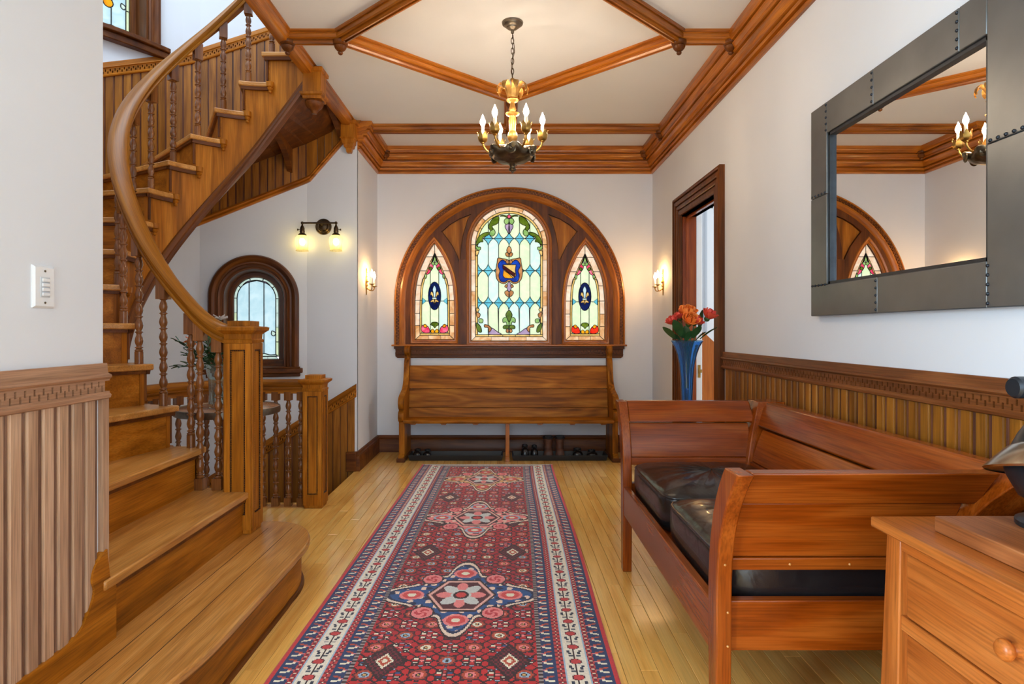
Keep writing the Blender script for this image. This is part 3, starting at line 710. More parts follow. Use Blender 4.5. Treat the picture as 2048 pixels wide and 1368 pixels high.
# --- side lights
def side_light(gf, flower):
    L = Light(WIN1, F_back, -.032, .003)
    k = 62
    inn = [(x-(62 if x > 322 else -62)*(1 if y > 300 else max(.35, (y-48)/252*.65+.35)), min(y+ (0 if y > 200 else 70), 1232)) for x, y in lan_out]
    # border blocks: right half edges param by y, mirrored
    cuts = [1295, 1115, 955, 785, 588, 402, 218, 48]
    def xr(y):
        for (xa, ya), (xb, yb) in zip(lan_s[:-1], lan_s[1:]):
            if yb <= y <= ya: return xa+(xb-xa)*((y-ya)/(yb-ya) if yb != ya else 0)
        return 322 if y < 100 else 575
    def xi(y): return max(322, xr(max(y-30, 48) if y < 500 else y)-62-(0 if y > 500 else 10)) if y > 165 else 322
    for y1, y0 in zip(cuts[:-1], cuts[1:]):
        ysr = [y0+(y1-y0)*j/5 for j in range(6)]
        o = [(xr(y), y) for y in ysr]; i_ = [(xi(max(y, 165)), min(max(y, 165), 1240)) for y in ysr]
        P = o+i_[::-1]
        L.pane([gf(p) for p in P], 'borderorange' if y1 > 900 and rr.random() < .7 else 'border'); L.pane([gf((644-x, y)) for x, y in P], 'borderorange' if y1 > 1200 else 'border')
    for x0, x1 in ((70, 240), (240, 395), (395, 574)): L.pane([gf(p) for p in [(x0, 1295), (x1, 1295), (min(x1, 512), 1240), (max(x0, 130), 1240)]], 'borderorange')
    for x0, x1 in ((130, 265), (265, 375), (375, 512)): L.pane([gf(p) for p in [(x0, 1240), (x1, 1240), (x1, 1213), (x0, 1213)]], 'cream')
    inn_r = [(xi(y), y) for y in [1213, 1115, 955, 785, 650, 588, 500, 402, 300, 218, 165]]
    # cream inner strip
    st = inn_r+[(max(322, x-24), y) for x, y in reversed(inn_r)]
    for a, b in ((0, 3), (3, 6), (6, 10)):
        P = inn_r[a:b+1]+[(max(322, x-24), y+(12 if y < 400 else 0)) for x, y in reversed(inn_r[a:b+1])]
        L.pane([gf(p) for p in P], 'cream'); L.pane([gf((644-x, y)) for x, y in P], 'cream')
    fld = [(max(322.5, x-24), y+(12 if y < 400 else 0)) for x, y in inn_r]
    field = fld+[(644-x, y) for x, y in reversed(fld)]
    cv = hull([gf(p) for p in field])
    if area2(cv) < 0: cv = cv[::-1]
    for x0, x1 in ((100, 265), (265, 375), (375, 560)):
        for y0, y1, top in ((100, 795, 1), (795, 1213, 0)):
            P = [(x0, y0), (x1, y0), (x1, y1), (x0, y1)]
            if x0 != 265:
                s = 1 if x0 > 300 else -1; ex = 484 if s > 0 else 160; yc = 795
                if top: P = [(x0, y0), (x1, y0), (x1, 770), (x1 if s < 0 else x1-90, 795), (x0 if s > 0 else x0+90, 795), (x0, 770)]
                else: P = [(x0, 820), (x0 if s > 0 else x0+90, 795), (x1 if s < 0 else x1-90, 795), (x1, 820), (x1, y1), (x0, y1)]
            L.pane([gf(p) for p in P], rr.choice(['opal', 'opal', 'opalblue']), conv=cv)
    for s in (-1, 1):
        c = 322+s*150
        L.pane([gf(p) for p in [(322+s*162, 752), (322+s*110, 795), (322+s*162, 838)]], 'blue', .002, conv=cv)
        def sy(pts, mat, lift): L.pane([gf((322+s*(x-322), y)) for x, y in catmull(pts, 4)], mat, lift)
        sy([(440,500),(455,470),(440,440),(425,455),(428,490)], 'palegreen', .004)
        sy([(345,320),(370,300),(395,345),(420,420),(440,450),(400,440),(370,400),(345,360)], 'pink', .003)
        sy([(322,300),(345,285),(365,300),(355,325),(330,325)], 'palegreen', .005)
        sy([(362,355),(385,350),(398,375),(380,392),(360,380)], 'green', .006)
        sy([(385,1190),(400,1140),(440,1105),(480,1110),(500,1150),(490,1190),(450,1210),(400,1208)], flower, .004)
        sy([(425,1115),(450,1095),(470,1115),(455,1140),(430,1138)], 'gold', .007)
        sy([(325,1185),(350,1160),(372,1180),(365,1208),(330,1208)], 'gold', .005)
    L.pane([gf(p) for p in [(322,215),(340,262),(322,290),(304,262)]], 'palegreen', .004)
    L.pane([gf(p) for p in catmull([(322,1145),(300,1120),(272,1105),(285,1075),(322,1068),(358,1075),(372,1105),(345,1120)], 4)], 'green', .004)
    L.pane([gf((320+82*math.cos(R(a)), 728+182*math.sin(R(a)))) for a in range(0, 360, 15)], 'navy', .004)
    L.pane([gf(p) for p in catmull([(318,592),(342,640),(336,680),(330,745),(308,745),(302,680),(294,640)], 4)], 'ice', .007)
    for s in (-1, 1):
        L.pane([gf((320+s*x, y)) for x, y in catmull([(14,745),(18,700),(32,672),(50,680),(54,720),(40,715),(30,735)], 4)], 'cream', .0075)
        L.pane([gf((320+s*x, y)) for x, y in catmull([(4,775),(26,775),(56,800),(36,810),(18,805),(4,835)], 4)], 'cream', .0075)
    L.pane([gf(p) for p in [(290,748),(345,748),(345,772),(290,772)]], 'pale', .009)
    L.done()
side_light(gL, 'pink'); side_light(gR, 'red')

# ================================================================== small arched window on the stair wall
def tower_window(name, label, F, w, z0, zs, loc, fw, fancy):
    win = thing(name, label, 'window', loc, None, 'structure')
    def path(r): return [(r, z0)]+arc(0, zs, r, 0, 180, 40)+[(-r, z0)]
    MB().sweep(path(w+fw), [(0,0),(0,.03),(.01,.05),(.03,.056),(.05,.046),(.056,.036),(.07,.036),(.076,.044),(.09,.04),(fw-.012,.02),(fw,.012),(fw,0)], F).build('casing', M['darkU'], win)
    MB().sweep(path(w+.012), [(0,.02),(0,-.16),(.03,-.16),(.012,.02)], F).build('reveal', M['darkU'], win)
    gw = w-.052
    MB().sweep(path(w+.01), [(0,-.12),(0,-.15),(.062,-.15),(.062,-.13),(.056,-.12)], F).build('sash', M['darkU'], win)
    MB().fbox(F, -w, w, z0-.02, z0+.055, -.16, -.1).build('sash_rail', M['darkX'], win, bevel=.004)
    MB().fbox(F, -w-.0, w, z0-.03, z0+.002, -.16, .03).build('inner_sill', M['darkX'], win, bevel=.004)
    L = Light(win, F, -.14, .0038); zb = z0+.055; k = .024
    def lp(r, b): return [(r, b)]+arc(0, zs, r, 0, 180, 24)+[(-r, b)]
    n = 7
    yy = [zb+k+(zs-zb-k)*j/4 for j in range(5)]
    for s in (-1, 1):
        for a, b in zip(yy[:-1], yy[1:]): L.pane([(s*gw, a), (s*(gw-k), a), (s*(gw-k), b), (s*gw, b)], 'opal' if rr.random() < .4 else 'pale')
    for j in range(5):
        a0, a1 = 36*j, 36*(j+1)
        L.pane(arc(0, zs, gw, a0, a1, 5)+arc(0, zs, gw-k, a1, a0, 5), 'pale')
    for j in range(4):
        xa = -gw+2*gw*j/4; xb = -gw+2*gw*(j+1)/4
        L.pane([(xa, zb), (xb, zb), (min(xb, gw-k), zb+k), (max(xa, -gw+k), zb+k)], 'pale')
    cv = lp(gw-k, zb+k)
    if area2(cv) < 0: cv = cv[::-1]
    for xa, xb in ((-gw, -gw*.33), (-gw*.33, gw*.33), (gw*.33, gw)): L.pane([(xa, zb), (xb, zb), (xb, zs+gw), (xa, zs+gw)], 'ice', conv=cv)
    for s in (-1, 1):
        L.pane([(x*s, y) for x, y in catmull([(0, zs+gw-k-.002), (gw*.2, zs+gw*.8), (gw*.45, zs+gw*.72), (gw*.62, zs+gw*.6), (gw*.4, zs+gw*.8)], 4)], 'lilac', .003)
        L.pane([(x*s, y) for x, y in catmull([(gw*.33, zb+k*2), (gw*.6, zb+k+.012), (gw-k, zb+k+.014), (gw-k, zb+k+.002), (.0, zb+k+.002), (gw*.1, zb+k+.008)], 4)], 'pale', .003)
        L.pane(catmull([(s*(gw-k-.002), zb+.22), (s*(gw-k-.03), zb+.235), (s*(gw-k-.034), zb+.205), (s*(gw-k-.012), zb+.195)], 4), 'pale', .003)
    if fancy:
        for q, (fx, fz) in enumerate(((0, .36), (-.05, .32), (.05, .32), (-.04, .26), (.045, .27), (0, .3))):
            L.pane([(fx+.034*math.cos(R(a)), z0+fz+.034*math.sin(R(a))) for a in range(0, 360, 30)], 'gold' if q < 5 else 'pale', .003+.001*q)
    L.done()
    return win
WIN2 = tower_window('window_2', 'small round-headed oak window with pale leaded glass behind the newel post', FW2, W2['w'], W2['z0'], W2['zs'], FW2(0, W2['z0'], 0), .115, False)
m = MB()
m.fbox(FW2, -.37, .37, W2['z0']-.05, W2['z0']-.012, 0, .075); m.fbox(FW2, -.35, .35, W2['z0']-.08, W2['z0']-.05, 0, .05); m.fbox(FW2, -.35, .35, W2['z0']-.012, W2['z0']+.0, 0, .06)
m.build('sill', M['darkX'], WIN2, bevel=.006)
WIN3 = tower_window('window_3', 'upper stair window with yellow flower stained glass, cut by the left wall', FW3, W3['w'], W3['z0'], W3['zs'], FW3(0, W3['z0'], 0), .1, True)
m = MB(); arc_s = [(-.40+.8*j/16, .05+.045*math.cos(PI*(-.5+j/16))) for j in range(17)]
for (b0, b1, k) in ((W3['z0']-.035, W3['z0']+.0, 1.0), (W3['z0']-.085, W3['z0']-.035, .72)):
    m.prism([(x, d*k) for x, d in arc_s]+[(.40, 0), (-.40, 0)], lambda a, d, b: FW3(a, b, d), b0, b1)
m.build('sill', M['darkX'], WIN3, bevel=.006)
# ================================================================== main staircase
RH = .198; S3, S4_, DS = .285, .42, .1483
ST_X0 = -1.185; SL = ST_X0-UC[0]            # straight run .365
def Upt(s, r=UR):
    """point on the inner string curve (plan) at run length s, pushed to radius r"""
    if s < SL: return (ST_X0-s, UC[1]-r)
    a = (s-SL)/UR
    if a < PI: return (UC[0]-r*math.sin(a), UC[1]-r*math.cos(a))
    return (UC[0]+(s-SL-PI*UR), UC[1]+r)
def s_of(i): return 0 if i <= 2 else (S3 if i == 3 else S4_+DS*(i-4))
def th(i): return 0 if i <= 3 else 13+15.2*(i-4)
def zline(s):
    if s < S3: return 2*RH+RH*s/S3
    if s < S4_: return 3*RH+RH*(s-S3)/(S4_-S3)
    return 4*RH+RH*(s-S4_)/DS
def outer_hit(p, ang):
    d = (-math.sin(R(ang)), -math.cos(R(ang))); best = None
    for k in range(1, 260):
        q = (p[0]+d[0]*k*.01, p[1]+d[1]*k*.01)
        inside = (math.hypot(q[0]-TC[0], q[1]-TC[1]) < TR) if q[0] < TC[0] else (1.88 < q[1] < 5.02)
        if not inside: break
        best = q
    return best or p
STAIR = thing('staircase', 'winding oak staircase with turned balusters curling up to the left', 'staircase', (-1.2, 2.8, 0))
NT_ = 17
# step 1: wide bullnose step in the hall
b1 = [(-1.235, 1.22)]+catmull([(-1.16, 1.235), (-1.06, 1.31), (-.97, 1.46), (-.91, 1.645), (-.884, 1.80), (-.878, 1.95)], 4, False)+[(-.878, 2.55)]+[(-1.15+.272*math.cos(R(a)), 2.66+.40*math.sin(R(a))) for a in range(-8, 91, 7)]+[(-1.235, 3.06)]
t1 = MB().prism(b1, FXY, RH-.03, RH).build('tread', M['treadY'], STAIR, bevel=.008)
for xx in (-1.03, -1.145): MB().box(xx-.0012, xx+.0012, 1.45, 2.95, RH-.001, RH+.0004).build('board_joint', M['darkgap'], t1)
r1 = [(-1.24, 1.24)]+[(x-.032 if x > -1.2 else x, y-.025 if y > 2.5 else y+(.02 if y < 1.6 else 0)) for x, y in b1[1:]]
MB().prism(r1, FXY, 0, RH-.028).build('riser', M['oakY'], STAIR, smooth=40)
MB().sweep([(x+.001, y) for x, y in r1[1:-1]], [(0, RH-.05), (-.012, RH-.05), (-.016, RH-.03), (0, RH-.03)]).build('scotia', M['darkY'], STAIR)
MB().sweep([(x+.001, y) for x, y in r1[1:-1]], [(0, 0), (-.012, 0), (-.008, .014), (0, .016)]).build('shoe_moulding', M['darkY'], STAIR)
def wall_arc(p, q):
    """outer wall points between two hits"""
    pts = []
    a0 = math.atan2(p[1]-TC[1], p[0]-TC[0])%(2*PI); a1 = math.atan2(q[1]-TC[1], q[0]-TC[0])%(2*PI)
    if p[0] < TC[0] or q[0] < TC[0]:
        for k in range(1, 5):
            a = a0+(a1-a0)*k/5; pts.append((TC[0]+TR*.995*math.cos(a), TC[1]+TR*.995*math.sin(a)))
    return [x for x in pts if x[0] < TC[0]+.02]
ROOT = {}
for i in range(2, NT_):
    s0, s1 = s_of(i), s_of(i+1); a0, a1 = th(i), th(i+1)
    if i == 2: P0 = (-1.2, UC[1]-UR)
    else: P0 = Upt(s0)
    P1 = Upt(s1)
    d0 = (-math.sin(R(a0)), -math.cos(R(a0))); d1 = (-math.sin(R(a1)), -math.cos(R(a1)))
    fwd0 = (d0[1], -d0[0]); fwd1 = (d1[1], -d1[0])            # ascending direction
    if fwd0[0]*(P1[0]-P0[0])+fwd0[1]*(P1[1]-P0[1]) < 0: fwd0 = (-fwd0[0], -fwd0[1])
    if fwd1[0]*(P1[0]-P0[0])+fwd1[1]*(P1[1]-P0[1]) < 0: fwd1 = (-fwd1[0], -fwd1[1])
    ov = .03
    A = (P0[0]-fwd0[0]*ov, P0[1]-fwd0[1]*ov); B = (P1[0]+fwd1[0]*.012, P1[1]+fwd1[1]*.012)
    hA = outer_hit(A, a0); hB = outer_hit(B, a1)
    if i == 2: hA = (A[0], 1.4); hB = (B[0], 1.89)
    if i == 2: A = (-1.2, 2.84); 
    n = 5; inn = [Upt(max(s0-ov+(s1+.035-s0+ov)*k/n, 0), UR-.03) for k in range(n+1)]
    if i == 2: inn = [(-1.2, 2.86), (-1.3, 2.9), (-1.47, 2.9)]; 
    poly = [hA]+inn+[hB]+wall_arc(hA, hB)[::-1]
    z = i*RH
    if i == 2: poly = [(-1.2, .9), (-1.2, 2.855), (-1.33, 2.9), (-1.49, 2.9), (-1.49, 1.885), (-1.36, 1.885), (-1.36, 1.3), (-1.22, 1.3)]; poly = [(-1.2, 1.835), (-1.2, 2.94), (-1.49, 2.94), (-1.49, 1.885), (-1.38, 1.885), (-1.38, 1.835)]
    if i == 3: poly = [(P0[0]+ov, 1.885), (P0[0]+ov, 2.945), (-1.62, 2.945), B, hB, (-1.60, 1.885)]
    t = MB().prism(poly, FXY, z-.03, z).build('tread', M['treadU' if i > 3 else 'treadY'], STAIR, bevel=.006)
    # riser below the nosing
    hR = outer_hit(P0, a0)
    if i == 2: P0r, hR = (-1.227, 2.91), (-1.227, 1.872)
    else: P0r = (P0[0], P0[1])
    nx, ny = -fwd0[0], -fwd0[1]
    z0 = (i-1)*RH-.002; z1 = z-.028
    rb = MB(); k = .018
    rb.prism([P0r, hR, (hR[0]+fwd0[0]*k, hR[1]+fwd0[1]*k), (P0r[0]+fwd0[0]*k, P0r[1]+fwd0[1]*k)], FXY, z0, z1)
    rb.build('riser', M['oakX' if i > 5 else 'oakY'], STAIR, smooth=0)
    cb = MB(); cb.prism([(P0r[0]+nx*.016, P0r[1]+ny*.016), (hR[0]+nx*.016, hR[1]+ny*.016), hR, P0r], FXY, z-.046, z-.03); cb.build('scotia', M['darkX'], STAIR, smooth=0)
    if i > 2:
        # moulding under the return nosing, corner bead, drop at the end of the return
        rm = [Upt(s0-.012+(s1+.02-s0+.012)*k/5, UR-.004) for k in range(6)]
        MB().sweep(rm, [(-.0, z-.05), (-.016, z-.05), (-.02, z-.03), (0, z-.03)]).build('return_moulding', M['darkU'], t)
        pb = Upt(s0+.004, UR-.006)
        MB().lathe([(.008, z0+.02), (.008, z1)], 8, Matrix.Translation((pb[0], pb[1], 0))).build('corner_bead', M['darkZ'], STAIR)
        pe = Upt(s1+.028, UR-.022)
        MB().lathe([(.003,-.072),(.008,-.07),(.011,-.062),(.008,-.054),(.014,-.05),(.018,-.04),(.014,-.034),(.022,-.03),(.024,-.0),(.002,0)], 12, Matrix.Translation((pe[0], pe[1], z))).build('return_drop', M['oakZ'], t)
    ROOT[i] = (P0, z)
# tall inner string (stepped top, smooth bottom) with bottom moulding
SDEP = .57
sm = MB(); step_s = [s_of(3)+k*.0247 for k in range(int((s_of(16)+.3-s_of(3))/.0247)+1)]
def step_z(s):
    i = 3
    while s_of(i+1) <= s+1e-6 and i < 20: i += 1
    return i*RH-.03
SE = 2.34
cur = S3
inner_s = []
edges = sorted(set([round(s_of(i), 4) for i in range(3, 19)]+[round(S3+.02*k, 4) for k in range(120)]))
edges = [e for e in edges if e <= SE]
for a, b in zip(edges[:-1], edges[1:]):
    zt = step_z((a+b)/2); za = max(zline(a)-SDEP, 0 if a < .6 else -.2); zb_ = max(zline(b)-SDEP, 0 if b < .6 else -.2)
    pa, pb = Upt(a), Upt(b); qa, qb = Upt(a, UR+.025), Upt(b, UR+.025)
    sm.add([(*pa, za), (*pb, zb_), (*pb, zt), (*pa, zt), (*qa, za), (*qb, zb_), (*qb, zt), (*qa, zt)], [(0,1,2,3),(7,6,5,4),(0,4,5,1),(3,2,6,7),(0,3,7,4),(1,5,6,2)])
sm.build('string', M['oakZ'], STAIR, smooth=25)
ms = [s for s in edges if s > .42]
MB().sweep([Upt(s, UR) for s in ms], [(-.03,-.02),(-.034,.0),(-.026,.02),(-.03,.035),(-.018,.05),(-.012,.07),(0,.075),(.03,.075),(.03,-.02)], zs=[max(zline(s)-SDEP, 0) for s in ms]).build('string_moulding', M['darkU'], STAIR)
MB().box(-1.47, -1.23, 2.905, 2.93, 0, 2*RH-.03).box(-1.49, -1.45, 2.905, 2.93, 0, 3*RH-.03).build('first_string', M['oakX'], STAIR, smooth=0)
# underside: boarded soffit
sf = MB(); ns = 46; grid = []
for k in range(ns+1):
    s = .55+(2.33-.55)*k/ns; a = 13+15.2*((s-S4_)/DS); p = Upt(s, UR+.02); h = outer_hit(p, min(a, 186)); z = zline(s)-.25
    grid.append((p, h, z))
for k in range(ns):
    (p, h, z), (p2, h2, z2) = grid[k], grid[k+1]
    sf.add([(*p, z), (*h, z), (*h2, z2), (*p2, z2)], [(0,1,2,3)])
sf.build('soffit', M['darkX'], STAIR, smooth=0)
# ribs under the flight
for sA in (1.75, 1.98, 2.2):
    a = 13+15.2*((sA-S4_)/DS); p = Upt(sA, UR+.03); h = outer_hit(p, min(a, 184)); z = zline(sA)-.25
    pts = []
    for k in range(13):
        t = k/12; pts.append((p[0]+(h[0]-p[0])*t, p[1]+(h[1]-p[1])*t, z-.03-.18*abs(2*t-1)**2.6))
    m = MB()
    for q0, q1 in zip(pts[:-1], pts[1:]):
        dx, dy = .022, 0
        m.add([(q0[0]-.022,q0[1],q0[2]),(q0[0]+.022,q0[1],q0[2]),(q1[0]+.022,q1[1],q1[2]),(q1[0]-.022,q1[1],q1[2]),(q0[0]-.022,q0[1],z+.01),(q0[0]+.022,q0[1],z+.01),(q1[0]+.022,q1[1],z+.01),(q1[0]-.022,q1[1],z+.01)],[(0,3,2,1),(4,5,6,7),(0,1,5,4),(1,2,6,5),(2,3,7,6),(3,0,4,7)])
    m.build('arched_rib', M['darkX'], STAIR, smooth=30)
# ---- balusters
def bulbs(z0, z1, r=.0185):
    n = max(1, round((z1-z0)/.076)); p = (z1-z0)/n; out = []
    for k in range(n):
        b = z0+k*p
        out += [(.013, b+.02*p), (.018, b+.05*p), (.018, b+.09*p), (.012, b+.13*p), (.011, b+.18*p), (r*.86, b+.32*p), (r, b+.5*p), (r*.86, b+.7*p), (.0115, b+.86*p), (.0105, b+.93*p)]
    return out
def baluster(parent, x, y, z0, z1, mat, sq=False, blk=.085, topsq=.024, rot=0):
    m = MB(); c, s = math.cos(rot), math.sin(rot)
    T = Matrix.Translation((x, y, 0))
    zb = z0+(.055 if sq else .06)
    m.lathe([(.016, zb), (.019, zb+.006), (.012, zb+.014)]+bulbs(zb+.014, z1-blk)+[(.012, z1-blk-.004), (.02, z1-blk)], 14, T)
    if sq: 
        w = .022; m.prism([(x+c*a-s*b, y+s*a+c*b) for a, b in ((-w,-w),(w,-w),(w,w),(-w,w))], FXY, z0, zb)
    else: m.lathe([(.019, z0), (.019, zb)], 14, T)
    w = topsq; m.prism([(x+c*a-s*b, y+s*a+c*b) for a, b in ((-w,-w),(w,-w),(w,w),(-w,w))], FXY, z1-blk, z1)
    return m.build('baluster', mat, parent, smooth=40)
RK = [(-.1,1.085),(.08,1.085),(.15,1.10),(.227,1.137),(.347,1.263),(.477,1.432),(.58,1.58),(.683,1.74),(.905,2.055),(1.486,2.77),(1.899,3.27),(2.4,3.9)]
def zrail(s):
    for (a, za), (b, zb) in zip(RK[:-1], RK[1:]):
        if a <= s <= b: return za+(zb-za)*(s-a)/(b-a)
    return RK[-1][1]
baluster(STAIR, -1.365, 2.905, 2*RH, zrail(.18)+.01, M['turnZ'], True, .075)
baluster(STAIR, -1.452, 2.905, 2*RH, zrail(.267)+.01, M['turnZ'], True, .085)
for i in range(3, 16):
    p = Upt(s_of(i)+.03, UR+.006); ang = math.atan2(UC[1]-p[1], UC[0]-p[0]) if s_of(i) > SL else 0
    baluster(STAIR, p[0], p[1], i*RH, zrail(s_of(i)+.03)+.005, M['turnZ'], False, .10, .024, ang)
# ---- handrail
hs = [.11+.03*k for k in range(74)]
sm_z = [sum(zrail(s+.02*j) for j in range(-3, 4))/7 for s in hs]
HP = [(-.036,-.045),(-.04,-.03),(-.034,-.02),(-.042,-.01),(-.046,.01),(-.04,.03),(-.024,.042),(0,.046),(.024,.042),(.04,.03),(.046,.01),(.042,-.01),(.034,-.02),(.04,-.03),(.036,-.045)]
MB().sweep([Upt(s, UR+.006) for s in hs], HP, zs=[z+.035 for z in sm_z]).build('handrail', M['railU'], STAIR, smooth=40)
M['beadm'] = plain('dark_bead', (58,32,18), .4)
# ---- newel posts
def newel(parent, x0, x1, y0, y1, z0, ztop, mat, beads=True):
    m = MB(); m.box(x0, x1, y0, y1, z0, ztop-.1); N = m.build('newel_post', mat, parent, bevel=.004)
    cx_, cy_ = (x0+x1)/2, (y0+y1)/2; w = (x1-x0)/2
    def sqring(r): return [(cx_-r, cy_-r), (cx_+r, cy_-r), (cx_+r, cy_+r), (cx_-r, cy_+r)]
    prof = [(w, ztop-.104), (w+.006, ztop-.104), (w+.008, ztop-.09), (w+.002, ztop-.084), (w+.004, ztop-.062), (w+.018, ztop-.05), (w+.026, ztop-.044), (w+.028, ztop-.03), (w+.018, ztop-.026), (w-.008, ztop-.024), (w-.008, ztop), (w-.03, ztop+.002)]
    c = MB(); c.loft([[(px, py, z) for px, py in sqring(r)] for r, z in prof]); c.build('cap', mat, N, smooth=20)
    zp0, zp1 = z0+.09, ztop-.135; ins = .026
    fr = [lambda a, b, d: (x0+a, y0-d, b), lambda a, b, d: (x1+d, y0+a, b), lambda a, b, d: (x0-d, y0+a, b)]
    for F, wd in ((fr[0], x1-x0), (fr[1], y1-y0), (fr[2], y1-y0)):
        # raised stiles leave a sunk panel
        q = MB()
        for a0_, a1_, b0_, b1_ in ((0, ins, z0+.02, ztop-.105), (wd-ins, wd, z0+.02, ztop-.105), (ins, wd-ins, z0+.02, zp0), (ins, wd-ins, zp1, ztop-.105)): q.fbox(F, a0_, a1_, b0_, b1_, 0, .007)
        q.build('panel_frame', mat, N, smooth=0, bevel=.0015)
        if beads:
            bd = MB(); st = .0085; nz = int((zp1-zp0)/st)
            for k in range(nz+1):
                for aa in (ins+.004, wd-ins-.004): bd.ball(F(aa, zp0+.004+k*st*.99, .003), .0038, 4)
            for k in range(int((wd-2*ins)/st)): 
                for bb in (zp0+.004, zp1-.004): bd.ball(F(ins+.004+k*st, bb, .003), .0038, 4)
            bd.build('bead_moulding', M['beadm'], N, kind='stuff')
    return N
newel(STAIR, -1.313, -1.19, 2.858, 2.982, RH, 1.197, M['oakZ'])
# skirt bracket at the foot of the near wall
sk = catmull([(YW-.012,.487),(1.83,.476),(1.80,.455),(1.786,.42),(1.795,.385),(1.783,.35),(1.755,.312),(1.716,.288),(1.65,.279),(1.45,.274)], 4, False)
MB().prism(sk+[(1.26, .272), (1.26, RH), (YW+.03, RH), (YW+.03, .36), (YW-.0, .40)], F_left, .0, .022).build('skirt_bracket', M['oakY'], STAIR, smooth=40)

# ---- pendant posts under the header
def pendant(x0, x1, y0, y1, zt, zb, round_):
    N = MB(); N.box(x0, x1, y0, y1, zb, zt); o = N.build('pendant_post', M['oakZ'], STAIR, bevel=.004)
    cx_, cy_, w = (x0+x1)/2, (y0+y1)/2, (x1-x0)/2
    def sq(r, z): return [(cx_-r, cy_-r, z), (cx_+r, cy_-r, z), (cx_+r, cy_+r, z), (cx_-r, cy_+r, z)]
    MB().loft([sq(w, zt-.035), sq(w+.012, zt-.03), sq(w+.014, zt-.008), sq(w+.004, zt)]).build('collar', M['oakZ'], o, 20)
    if round_:
        MB().loft([sq(w+.001, zb+.045), sq(w+.014, zb+.04), sq(w+.012, zb+.025), sq(w+.002, zb+.02)]).build('necking', M['oakZ'], o, 20)
        MB().lathe([(.004,-.085),(.016,-.082),(.02,-.07),(.024,-.064),(.03,-.055),(.044,-.045),(.055,-.03),(.06,-.014),(.054,-.004),(.062,.0),(.05,.004)], 22, Matrix.Translation((cx_, cy_, zb))).build('turned_finial', M['darkZ'], o)
    else:
        MB().loft([sq(w*.28, zb-.115), sq(w*.34, zb-.11), sq(w*.42, zb-.08), sq(w*.6, zb-.075), sq(w*.72, zb-.05), sq(w*.85, zb-.045), sq(w*.9, zb-.012), sq(w+.004, zb-.008), sq(w+.004, zb)]).build('stepped_finial', M['oakZ'], o, 20)
    return o
pendant(-1.31, -1.19, 3.94, 4.06, ZC-.02, 2.655, True)
pendant(-1.33, -1.215, 4.93, 5.045, ZC-.02, 2.72, False)

# ================================================================== wall panelling that follows the flights
def wall_at(a):
    """(point, inward normal) on the tower wall for winder angle a (0 at start of turn, 180 at the far side)"""
    an = 270-a
    p = tp(an)
    if 91.1 < an < 120.7 or 129.5 < an < 157.3:
        lo, hi = (91.1, 120.7) if an < 125 else (129.5, 157.3)
        q0, q1 = Vector(tp(lo)), Vector(tp(hi)); f = (an-lo)/(hi-lo); v = q0+(q1-q0)*f; p = (v.x, v.y)
    n = (math.cos(R(an)), math.sin(R(an)))
    return p, (-n[0], -n[1])
def z_ang(a): return 4*RH+RH*(a-13)/15.2
def arc_boards(parent, a0, a1, zlo, zhi, step, mat, far=True):
    a = a0
    while a < a1:
        for f0, f1, t, nm_, mt_ in ((0, .8, .014, 'wainscot_board', mat), (.8, 1, .008, 'bead_strip', M['bead'])):
            aa, b = a+step*f0, a+step*f1; (p, n), (q, m_) = wall_at(aa), wall_at(b)
            za, zb, ya, yb = zlo(aa), zlo(b), zhi(aa), zhi(b)
            m = MB()
            m.add([(*p,za),(*q,zb),(q[0]+m_[0]*t,q[1]+m_[1]*t,zb),(p[0]+n[0]*t,p[1]+n[1]*t,za),(*p,ya),(*q,yb),(q[0]+m_[0]*t,q[1]+m_[1]*t,yb),(p[0]+n[0]*t,p[1]+n[1]*t,ya)],[(0,3,2,1),(4,5,6,7),(0,1,5,4),(1,2,6,5),(2,3,7,6),(3,0,4,7)])
            m.build(nm_, mt_, parent, 0)
        a += step
def arc_rail(parent, a0, a1, zt, prof, mat, name, n=60, fr=True):
    pts = []; zs = []
    for k in range(n+1):
        a = a0+(a1-a0)*k/n; p, nn = wall_at(a); pts.append(p); zs.append(zt(a))
    sw = MB(); sw.sweep(pts[::-1], prof, zs=zs[::-1]); sw.build(name, mat, parent, 30)
    if fr:
        fb = MB(); L = sum(math.dist(p, q) for p, q in zip(pts[:-1], pts[1:]))
        def place(s, t, d):
            a = a0+(a1-a0)*min(s/L, 1); p, nn = wall_at(a); return (p[0]+nn[0]*d, p[1]+nn[1]*d, zt(a)-.085+t)
        fret(fb, L, .032, place); fb.build('key_fret', mat, parent, 0, kind='stuff')
# path direction: pts reversed runs from far wall to near; left normal of that must point inward
up_hi = lambda a: z_ang(a)+.80
arc_boards(wall_stair, 66, 181, lambda a: z_ang(a)-.1, lambda a: up_hi(a)-.1, 2.2, M['wain'])
arc_rail(wall_stair, 66, 181, up_hi, RAIL, M['oakU'], 'chair_rail')
arc_boards(wall_stair, 146, 180, lambda a: z_ang(a)-.56, lambda a: z_ang(a)-.2, 2.2, M['wain'])
def Fst(a, b, d): return (a, 5.02-d, b)
for k in range(7):
    x0 = -1.6+.06*k; za = z_ang(180)-.57+1.146*.06*k
    if x0 > -1.24: continue
    m = MB(); m.prism([(x0+.002, za), (x0+.057, za+.066), (x0+.057, za+.6), (x0+.002, za+.55)], Fst, 0, .014); m.build('wainscot_board', M['wain'], wall_stair, 0)
UND = [(0,.0),(.02,0),(.03,.012),(.024,.03),(.03,.04),(.02,.055),(0,.055)]
arc_rail(wall_stair, 140, 180, lambda a: z_ang(a)-.59, UND, M['trimU'], 'soffit_trim', 30, False)
